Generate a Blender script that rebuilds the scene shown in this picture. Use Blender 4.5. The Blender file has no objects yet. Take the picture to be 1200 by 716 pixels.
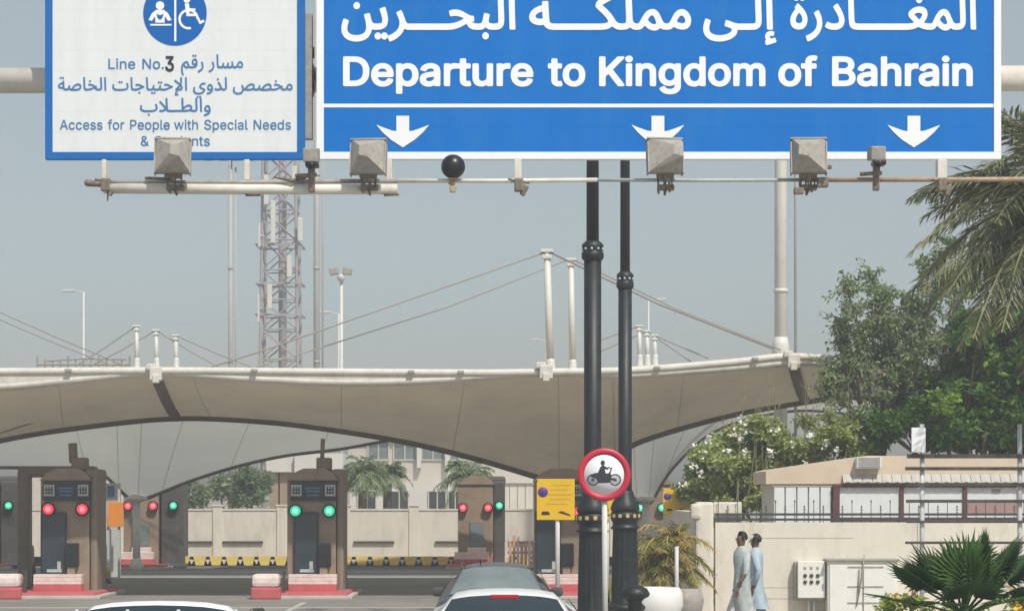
import bpy, bmesh, math, random
from mathutils import Vector, Matrix
from mathutils.geometry import tessellate_polygon
random.seed(7)
R = math.radians
C = bpy.context.scene.collection
SC = bpy.context.scene

# ---------------------------------------------------------------- camera
F, HX, HY, CAMH = 2600.0, 600.0, 580.0, 2.3
cam_d = bpy.data.cameras.new('camera'); cam = bpy.data.objects.new('camera', cam_d); C.objects.link(cam)
cam.location = (0, 0, CAMH); cam.rotation_euler = (R(90), 0, 0)
cam_d.sensor_width = 36; cam_d.lens = 36*F/1200; cam_d.shift_y = (HY-358)/1200
cam_d.clip_start = 0.5; cam_d.clip_end = 6000
SC.camera = cam
# ---------------------------------------------------------------- sky, sun, exposure
SUN_EL, SUN_AZ = 54, 152          # azimuth clockwise from +Y: behind the camera, to the right
w = bpy.data.worlds.new('World'); SC.world = w; w.use_nodes = True
nt = w.node_tree; bg = nt.nodes['Background']
sky = nt.nodes.new('ShaderNodeTexSky'); sky.sky_type = 'NISHITA'; sky.sun_disc = False
sky.sun_elevation = R(SUN_EL); sky.sun_rotation = R(SUN_AZ)
sky.air_density = 1.0; sky.dust_density = 1.6; sky.ozone_density = 1.0; sky.altitude = 0
hs = nt.nodes.new('ShaderNodeHueSaturation'); hs.inputs['Saturation'].default_value = 0.55; hs.inputs['Hue'].default_value = 0.47
nt.links.new(sky.outputs[0], hs.inputs['Color']); nt.links.new(hs.outputs[0], bg.inputs[0])
bg.inputs[1].default_value = 0.106
sd = bpy.data.lights.new('sun', 'SUN'); sun = bpy.data.objects.new('sun', sd); C.objects.link(sun)
sd.energy = 3.95; sd.angle = R(0.9); sd.color = (1, .95, .87)
sv = Vector((math.sin(R(SUN_AZ))*math.cos(R(SUN_EL)), math.cos(R(SUN_AZ))*math.cos(R(SUN_EL)), math.sin(R(SUN_EL))))
sun.rotation_euler = sv.to_track_quat('Z', 'Y').to_euler(); sun.location = (20, -20, 60)
SC.view_settings.view_transform = 'Standard'; SC.view_settings.look = 'None'
SC.view_settings.exposure = 0.1; SC.view_settings.gamma = 1
SC.view_settings.use_curve_mapping = False
SC.cycles.volume_bounces = 0; SC.cycles.max_bounces = 8

# ---------------------------------------------------------------- helpers
def U(px, py, d):
    """point at real distance d (metres) seen at photo position px, py"""
    return Vector(((px-HX)/F*d, d, CAMH+(HY-py)/F*d))

def mat(name, col, rough=0.7, var=0.12, scale=3.0, bump=0.0, metal=0.0, stretch=None, dirt=None, dirt_amt=0.0, trans=0.0, bscale=None):
    m = bpy.data.materials.new(name); m.use_nodes = True
    n = m.node_tree; b = n.nodes['Principled BSDF']
    b.inputs['Roughness'].default_value = rough; b.inputs['Metallic'].default_value = metal
    tc = n.nodes.new('ShaderNodeTexCoord'); mp = n.nodes.new('ShaderNodeMapping')
    if stretch: mp.inputs['Scale'].default_value = stretch
    n.links.new(tc.outputs['Object'], mp.inputs[0])
    nz = n.nodes.new('ShaderNodeTexNoise'); nz.inputs['Scale'].default_value = scale; nz.inputs['Detail'].default_value = 6
    nz.inputs['Roughness'].default_value = .65
    n.links.new(mp.outputs[0], nz.inputs['Vector'])
    rp = n.nodes.new('ShaderNodeValToRGB')
    rp.color_ramp.elements[0].position = .3; rp.color_ramp.elements[1].position = .7
    rp.color_ramp.elements[0].color = tuple(c*(1-var) for c in col)+(1,)
    rp.color_ramp.elements[1].color = tuple(min(c*(1+var), .95) for c in col)+(1,)
    n.links.new(nz.outputs['Fac'], rp.inputs[0])
    out = rp.outputs[0]
    if dirt:
        nz2 = n.nodes.new('ShaderNodeTexNoise'); nz2.inputs['Scale'].default_value = scale*2.7; nz2.inputs['Detail'].default_value = 8
        nz2.inputs['Roughness'].default_value = .75
        n.links.new(mp.outputs[0], nz2.inputs['Vector'])
        r2 = n.nodes.new('ShaderNodeValToRGB'); r2.color_ramp.elements[0].position = .48; r2.color_ramp.elements[1].position = .68
        r2.color_ramp.elements[1].color = (dirt_amt,)*3+(1,)
        n.links.new(nz2.outputs['Fac'], r2.inputs[0])
        mx = n.nodes.new('ShaderNodeMix'); mx.data_type = 'RGBA'
        n.links.new(r2.outputs[0], mx.inputs[0]); n.links.new(out, mx.inputs[6]); mx.inputs[7].default_value = tuple(dirt)+(1,)
        out = mx.outputs[2]
    n.links.new(out, b.inputs['Base Color'])
    if bump:
        nb = n.nodes.new('ShaderNodeTexNoise'); nb.inputs['Scale'].default_value = bscale or scale*6; nb.inputs['Detail'].default_value = 5
        n.links.new(mp.outputs[0], nb.inputs['Vector'])
        bp = n.nodes.new('ShaderNodeBump'); bp.inputs['Strength'].default_value = bump; bp.inputs['Distance'].default_value = .02
        n.links.new(nb.outputs['Fac'], bp.inputs['Height']); n.links.new(bp.outputs[0], b.inputs['Normal'])
    if trans:
        tr = n.nodes.new('ShaderNodeBsdfTranslucent'); n.links.new(out, tr.inputs[0])
        ms = n.nodes.new('ShaderNodeMixShader'); ms.inputs[0].default_value = trans
        n.links.new(b.outputs[0], ms.inputs[1]); n.links.new(tr.outputs[0], ms.inputs[2])
        n.links.new(ms.outputs[0], n.nodes['Material Output'].inputs[0])
    return m
def emis(name, col, s):
    m = bpy.data.materials.new(name); m.use_nodes = True; b = m.node_tree.nodes['Principled BSDF']
    b.inputs['Base Color'].default_value = tuple(c*.5 for c in col)+(1,); b.inputs['Emission Color'].default_value = tuple(col)+(1,)
    b.inputs['Emission Strength'].default_value = s; return m
def glass(name, col, rough=.08):
    m = mat(name, col, rough, .25, 1.5); m.node_tree.nodes['Principled BSDF'].inputs['Specular IOR Level'].default_value = .6
    return m

M = dict(
 asphalt=mat('asphalt', (.22,.21,.19), .9, .22, .35, .3, dirt=(.30,.285,.26), dirt_amt=.7, bscale=20),
 ground=mat('sandy_ground', (.33,.29,.23), .95, .15, .05, .2),
 paving=mat('paving', (.36,.33,.29), .9, .12, 1.2, .2),
 kerb=mat('kerb_concrete', (.5,.48,.44), .85, .15, 2),
 line=mat('road_paint', (.48,.47,.44), .8, .15, 4, dirt=(.2,.19,.17), dirt_amt=.7),
 signblue=mat('sign_blue', (.004,.165,.56), .45, .05, .9, stretch=(2.2,1,.5), dirt=(.03,.20,.52), dirt_amt=.5),
 signrim=mat('sign_blue_rim', (.012,.15,.46), .45, .05, 1),
 signwhite=mat('sign_white', (.74,.77,.78), .5, .03, 1.4, stretch=(2.5,1,.5), dirt=(.63,.65,.63), dirt_amt=.45),
 letwhite=mat('lettering_white', (.86,.88,.90), .5, .02, 2),
 letblue=mat('lettering_blue', (.045,.19,.42), .5, .05, 2),
 letblack=mat('lettering_black', (.03,.035,.05), .5, .05, 2),
 disc=mat('pictogram_blue', (.010,.13,.45), .45, .05, 1),
 cream=mat('cream_paint', (.66,.63,.56), .55, .08, 2, dirt=(.33,.27,.2), dirt_amt=.35),
 creampipe=mat('gantry_paint', (.70,.67,.60), .5, .06, 1.5, stretch=(1,1,1), dirt=(.36,.22,.12), dirt_amt=.3),
 rust=mat('rusty_pipe', (.42,.31,.22), .75, .2, 3, dirt=(.30,.12,.05), dirt_amt=.8),
 palepipe=mat('pale_pipe', (.44,.48,.46), .6, .12, 3, dirt=(.22,.2,.18), dirt_amt=.5),
 lampgrey=mat('lamp_housing', (.36,.345,.31), .65, .14, 7, .15, dirt=(.22,.13,.08), dirt_amt=.6),
 darkmetal=mat('dark_metal', (.055,.05,.045), .6, .3, 6, dirt=(.25,.17,.1), dirt_amt=.4),
 grime=mat('grimy_bracket', (.17,.14,.11), .7, .3, 12, dirt=(.4,.33,.26), dirt_amt=.7),
 black=mat('black_plastic', (.012,.013,.015), .35, .2, 4),
 postblack=mat('black_post_paint', (.006,.010,.012), .5, .25, 2.5, dirt=(.045,.05,.047), dirt_amt=.4),
 gold=mat('gold_paint', (.62,.47,.16), .4, .15, 6),
 mast=mat('white_mast', (.66,.65,.60), .5, .05, 1.5, dirt=(.4,.34,.27), dirt_amt=.25),
 fade=mat('hazed_mast', (.40,.39,.38), .6, .12, .8, stretch=(1,1,.4)),  # mast paint dulled to stand in for distance haze
 tower=mat('tower_steel_hazed', (.36,.34,.35), .7, .15, .5),  # steel lightened so the colour carries the haze
 towred=mat('tower_red_hazed', (.42,.32,.31), .7, .2, .5),  # red paled for haze like the steel
 cable=mat('cable', (.30,.28,.26), .7, .1, 2),  # also lightened in place of haze
 membrane=mat('canopy_fabric', (.56,.485,.36), .85, .10, .35, .9, trans=.2, dirt=(.38,.33,.26), dirt_amt=.5, bscale=1.3, stretch=(1,.5,1)),
 membrane2=mat('canopy_fabric_pale', (.64,.64,.59), .85, .06, .22, .1, trans=.42, bscale=.8),
 rim=mat('canopy_hem', (.16,.145,.12), .85, .15, 1),
 seam=mat('canopy_seam', (.19,.16,.13), .85, .15, 1),
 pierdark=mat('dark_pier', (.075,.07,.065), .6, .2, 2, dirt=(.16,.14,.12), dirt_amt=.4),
 seam2=mat('stitching', (.42,.39,.33), .85, .1, 1),
 booth=mat('booth_brown', (.30,.22,.155), .65, .14, 1.2, dirt=(.13,.10,.08), dirt_amt=.5),
 boothside=mat('booth_side_cladding', (.24,.185,.135), .6, .15, 1.2, stretch=(1,1,.3)),
 boothglass=glass('booth_glass', (.028,.042,.052), .15),
 panelblack=mat('display_black', (.012,.016,.024), .35, .2, 2),
 displaytext=mat('display_text', (.10,.20,.38), .5, .3, 20),
 square=mat('pale_symbol', (.42,.44,.43), .6, .2, 18),
 red=mat('island_red', (.52,.10,.11), .75, .15, 2.5, dirt=(.3,.2,.17), dirt_amt=.4),
 pinkwhite=mat('island_white', (.78,.68,.63), .75, .12, 3, dirt=(.55,.25,.22), dirt_amt=.5),
 yellow=mat('hazard_yellow', (.85,.62,.16), .7, .15, 3, dirt=(.25,.2,.1), dirt_amt=.4),
 signyellow=mat('sign_yellow', (.80,.49,.012), .5, .05, 3),
 orange=mat('sign_orange', (.90,.32,.05), .5, .08, 3),
 fadedorange=mat('faded_orange', (.62,.36,.25), .7, .1, 3),
 signred=mat('sign_red', (.55,.022,.055), .45, .08, 3),
 steel=mat('galvanised', (.55,.56,.56), .45, .08, 4),
 wall=mat('cream_wall', (.72,.67,.575), .9, .06, .8, .25, dirt=(.50,.44,.36), dirt_amt=.5, stretch=(1.4,1,.5)),
 farwall=mat('boundary_wall', (.66,.61,.53), .9, .06, .6, dirt=(.42,.37,.3), dirt_amt=.5, stretch=(1.6,1,.4)),
 bwhite=mat('white_render', (.68,.66,.61), .85, .06, .3, dirt=(.5,.46,.4), dirt_amt=.3),
 bcream=mat('pale_render', (.56,.52,.45), .85, .06, .3),
 bbrown=mat('brown_stone', (.36,.27,.19), .85, .1, .6),
 bwin=glass('dark_window', (.05,.055,.06), .2),
 peach=mat('peach_fascia', (.68,.55,.42), .85, .05, 1.2, dirt=(.5,.4,.3), dirt_amt=.3),
 shutter=mat('white_panel', (.74,.77,.76), .6, .04, 2),
 maroon=mat('maroon_frame', (.13,.05,.045), .55, .15, 3),
 pinkglass=mat('pink_panel', (.38,.25,.23), .5, .1, 2),
 awning=mat('ribbed_awning', (.46,.45,.40), .7, .1, 2),
 iron=mat('railing_iron', (.05,.05,.052), .6, .2, 4),
 cabinet=mat('cabinet_white', (.80,.80,.74), .6, .04, 3, dirt=(.55,.52,.45), dirt_amt=.25),
 bark=mat('bark', (.16,.12,.09), .9, .3, 6, .4),
 carwhite=mat('car_white', (.80,.81,.82), .25, .02, 1),
 cargrey=mat('car_grey', (.085,.085,.085), .28, .1, 1),
 carglass=glass('car_glass', (.022,.036,.045), .05),
 carglass2=glass('car_glass_reflect', (.18,.22,.22), .10),  # reflection on the glass put into a lighter base colour
 tyre=mat('rubber', (.02,.02,.02), .85, .2, 10),
 rimm=mat('wheel_rim', (.4,.4,.4), .35, .1, 5, metal=.8),
 taillight=mat('tail_light', (.45,.01,.015), .25, .1, 10),
 planter=mat('planter_white', (.80,.80,.78), .6, .04, 3),
 soil=mat('soil', (.12,.09,.06), .95, .3, 8),
 skin=mat('skin', (.16,.085,.055), .6, .1, 20),
 hair=mat('black_hair', (.012,.010,.010), .6, .3, 40),
 kam1=mat('pale_grey_cloth', (.42,.47,.46), .95, .10, 9, 1.0, bscale=9),
 kam2=mat('pale_blue_cloth', (.42,.52,.60), .95, .10, 9, 1.0, bscale=9),
 shal=mat('greyish_trousers', (.56,.54,.55), .9, .1, 9, .5, bscale=14),
 shal2=mat('blue_trousers', (.40,.52,.62), .9, .1, 9, .5, bscale=14),
 greylit=mat('grey_plastic', (.30,.31,.30), .6, .15, 3),
)
for k_ in ('signblue', 'signrim', 'disc'): M[k_].node_tree.nodes['Principled BSDF'].inputs['Specular IOR Level'].default_value = .15
def leafmat(name, col, tr=.36, var=.3, sc=1.2):
    m = mat(name, col, .6, var, sc, trans=tr); m.node_tree.nodes['Principled BSDF'].inputs['Specular IOR Level'].default_value = .2; return m
L = dict(
 dense=[leafmat('leaf_dark', (.055,.135,.022)), leafmat('leaf_mid', (.13,.255,.045)), leafmat('leaf_bright', (.23,.37,.05))],
 thin=[leafmat('thin_leaf_dark', (.15,.22,.09)), leafmat('thin_leaf_mid', (.26,.34,.15)), leafmat('thin_leaf_pale', (.35,.41,.23))],
 bush=[leafmat('bush_dark', (.23,.32,.07)), leafmat('bush_mid', (.42,.49,.16)), leafmat('bush_olive', (.48,.46,.22))],
 date=[leafmat('date_grey', (.19,.215,.11)), leafmat('date_dry', (.36,.35,.19)), leafmat('date_dark', (.09,.12,.06))],
 fan=[leafmat('fan_dark', (.045,.10,.035)), leafmat('fan_green', (.08,.17,.04)), leafmat('fan_bright', (.14,.26,.07))],
 far=[leafmat('far_leaf', (.22,.29,.14)), leafmat('far_leaf_pale', (.33,.39,.24)), leafmat('far_leaf_dark', (.14,.20,.10))],  # greens lightened, haze put into the leaf colour
 small=[leafmat('small_palm_green', (.28,.34,.08)), leafmat('small_palm_dry', (.48,.37,.14)), leafmat('small_palm_dark', (.12,.13,.05))],
)
BLOSSOM = mat('blossom', (.82,.82,.74), .6, .05, 5)
YBLOSSOM = mat('yellow_blossom', (.75,.50,.05), .6, .1, 5)

class MB:
    def __init__(s): s.bm = bmesh.new()
    def box(s, c, size, rot=None, bev=0):
        r = bmesh.ops.create_cube(s.bm, size=1)
        mt = Matrix.Translation(Vector(c)) @ (rot.to_4x4() if rot else Matrix()) @ Matrix.Diagonal((*size, 1))
        bmesh.ops.transform(s.bm, matrix=mt, verts=r['verts'])
        if bev:
            es = list({e for v in r['verts'] for e in v.link_edges})
            bmesh.ops.bevel(s.bm, geom=es, offset=bev, segments=2, affect='EDGES', profile=.6)
        return s
    def bx(s, a, b, bev=0):
        a = Vector(a); b = Vector(b)
        return s.box((a+b)/2, [abs(b[i]-a[i]) for i in range(3)], bev=bev)
    def tube(s, pts, r, n=8, cap=True):
        pts = [Vector(p) for p in pts]; rs = r if isinstance(r, (list, tuple)) else [r]*len(pts)
        rings = []; N = len(pts)
        for i, p in enumerate(pts):
            t = (pts[min(i+1, N-1)]-pts[max(i-1, 0)]).normalized()
            a = Vector((0, 0, 1)) if abs(t.z) < .9 else Vector((1, 0, 0))
            u = t.cross(a).normalized(); v = t.cross(u)
            rings.append([s.bm.verts.new(p+rs[i]*(u*math.cos(k*2*math.pi/n)+v*math.sin(k*2*math.pi/n))) for k in range(n)])
        for i in range(N-1):
            for k in range(n):
                f = s.bm.faces.new((rings[i][k], rings[i][(k+1) % n], rings[i+1][(k+1) % n], rings[i+1][k])); f.smooth = n > 5
        if cap: s.bm.faces.new(rings[0]); s.bm.faces.new(rings[-1])
        return s
    def lathe(s, c, prof, n=24, axis='Z'):
        c = Vector(c); rings = []
        for (r, z) in prof:
            ring = []
            for k in range(n):
                a = k*2*math.pi/n
                q = Vector((r*math.cos(a), r*math.sin(a), z)) if axis == 'Z' else Vector((r*math.cos(a), z, r*math.sin(a)))
                ring.append(s.bm.verts.new(c+q))
            rings.append(ring)
        for i in range(len(rings)-1):
            for k in range(n):
                f = s.bm.faces.new((rings[i][k], rings[i][(k+1) % n], rings[i+1][(k+1) % n], rings[i+1][k])); f.smooth = True
        if prof[0][0] > 1e-4: s.bm.faces.new(rings[0])
        if prof[-1][0] > 1e-4: s.bm.faces.new(rings[-1])
        return s
    def prism(s, pts, y0, y1):
        """outline given as (x, z) pairs, extruded from y0 to y1"""
        a = [s.bm.verts.new((p[0], y0, p[1])) for p in pts]; b = [s.bm.verts.new((p[0], y1, p[1])) for p in pts]
        s.bm.faces.new(a); s.bm.faces.new(b); n = len(pts)
        for i in range(n): s.bm.faces.new((a[i], a[(i+1) % n], b[(i+1) % n], b[i]))
        return s
    def poly(s, pts, mi=0, smooth=False):
        f = s.bm.faces.new([s.bm.verts.new(p) for p in pts]); f.material_index = mi; f.smooth = smooth; return f
    def grid(s, rows, smooth=True):
        vs = [[s.bm.verts.new(p) for p in r] for r in rows]
        for i in range(len(vs)-1):
            for k in range(len(vs[i])-1):
                f = s.bm.faces.new((vs[i][k], vs[i][k+1], vs[i+1][k+1], vs[i+1][k])); f.smooth = smooth
        return s
    def ball(s, c, r, sc=(1, 1, 1), sub=2):
        g = bmesh.ops.create_icosphere(s.bm, subdivisions=sub, radius=r)
        bmesh.ops.transform(s.bm, matrix=Matrix.Translation(Vector(c)) @ Matrix.Diagonal((*sc, 1)), verts=g['verts'])
        for v in g['verts']:
            for f in v.link_faces: f.smooth = True
        return s
    def build(s, name, m, parent=None, local=False, fixn=True, kind=None):
        if fixn: bmesh.ops.recalc_face_normals(s.bm, faces=s.bm.faces)
        if parent is not None and not local:
            off = Vector(parent.location) if parent.parent is None else Vector(parent.location)+Vector(parent.parent.location)
            bmesh.ops.translate(s.bm, vec=-off, verts=s.bm.verts)
        me = bpy.data.meshes.new(name); s.bm.to_mesh(me); s.bm.free()
        for q in (m if isinstance(m, (list, tuple)) else [m]): me.materials.append(q)
        o = bpy.data.objects.new(name, me); C.objects.link(o)
        if parent is not None: o.parent = parent
        if kind: o['kind'] = kind
        return o

def thing(name, label, cat, loc=(0, 0, 0), group=None, rz=0):
    o = bpy.data.objects.new(name, None); C.objects.link(o); o.location = loc; o.rotation_euler = (0, 0, rz)
    o.empty_display_size = .2
    o['label'] = label; o['category'] = cat
    if group: o['group'] = group
    return o
def tag(o, label, cat, group=None):
    o['label'] = label; o['category'] = cat
    if group: o['group'] = group
    return o
def struct(o): o['kind'] = 'structure'; return o
def dup(root, loc, label, rz=None):
    r = root.copy(); C.objects.link(r); r.location = loc; r['label'] = label
    if rz is not None: r.rotation_euler = (0, 0, rz)
    for ch in list(root.children):
        c = ch.copy(); C.objects.link(c); c.parent = r
        for g in ch.children:
            d = g.copy(); C.objects.link(d); d.parent = c
    return r
def piece(proto, parent, loc=None):
    c = proto.copy(); C.objects.link(c); c.parent = parent
    if loc is not None: c.location = loc
    return c
def spline(pts, n=8):
    """Catmull-Rom through tuples"""
    out = []; P = [tuple(p) for p in pts]
    for i in range(len(P)-1):
        p0 = P[max(i-1, 0)]; p1 = P[i]; p2 = P[i+1]; p3 = P[min(i+2, len(P)-1)]
        for k in range(n):
            t = k/n
            out.append(tuple(.5*((2*b)+(-a+c)*t+(2*a-5*b+4*c-d)*t*t+(-a+3*b-3*c+d)*t**3) for a, b, c, d in zip(p0, p1, p2, p3)))
    out.append(P[-1]); return out

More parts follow.
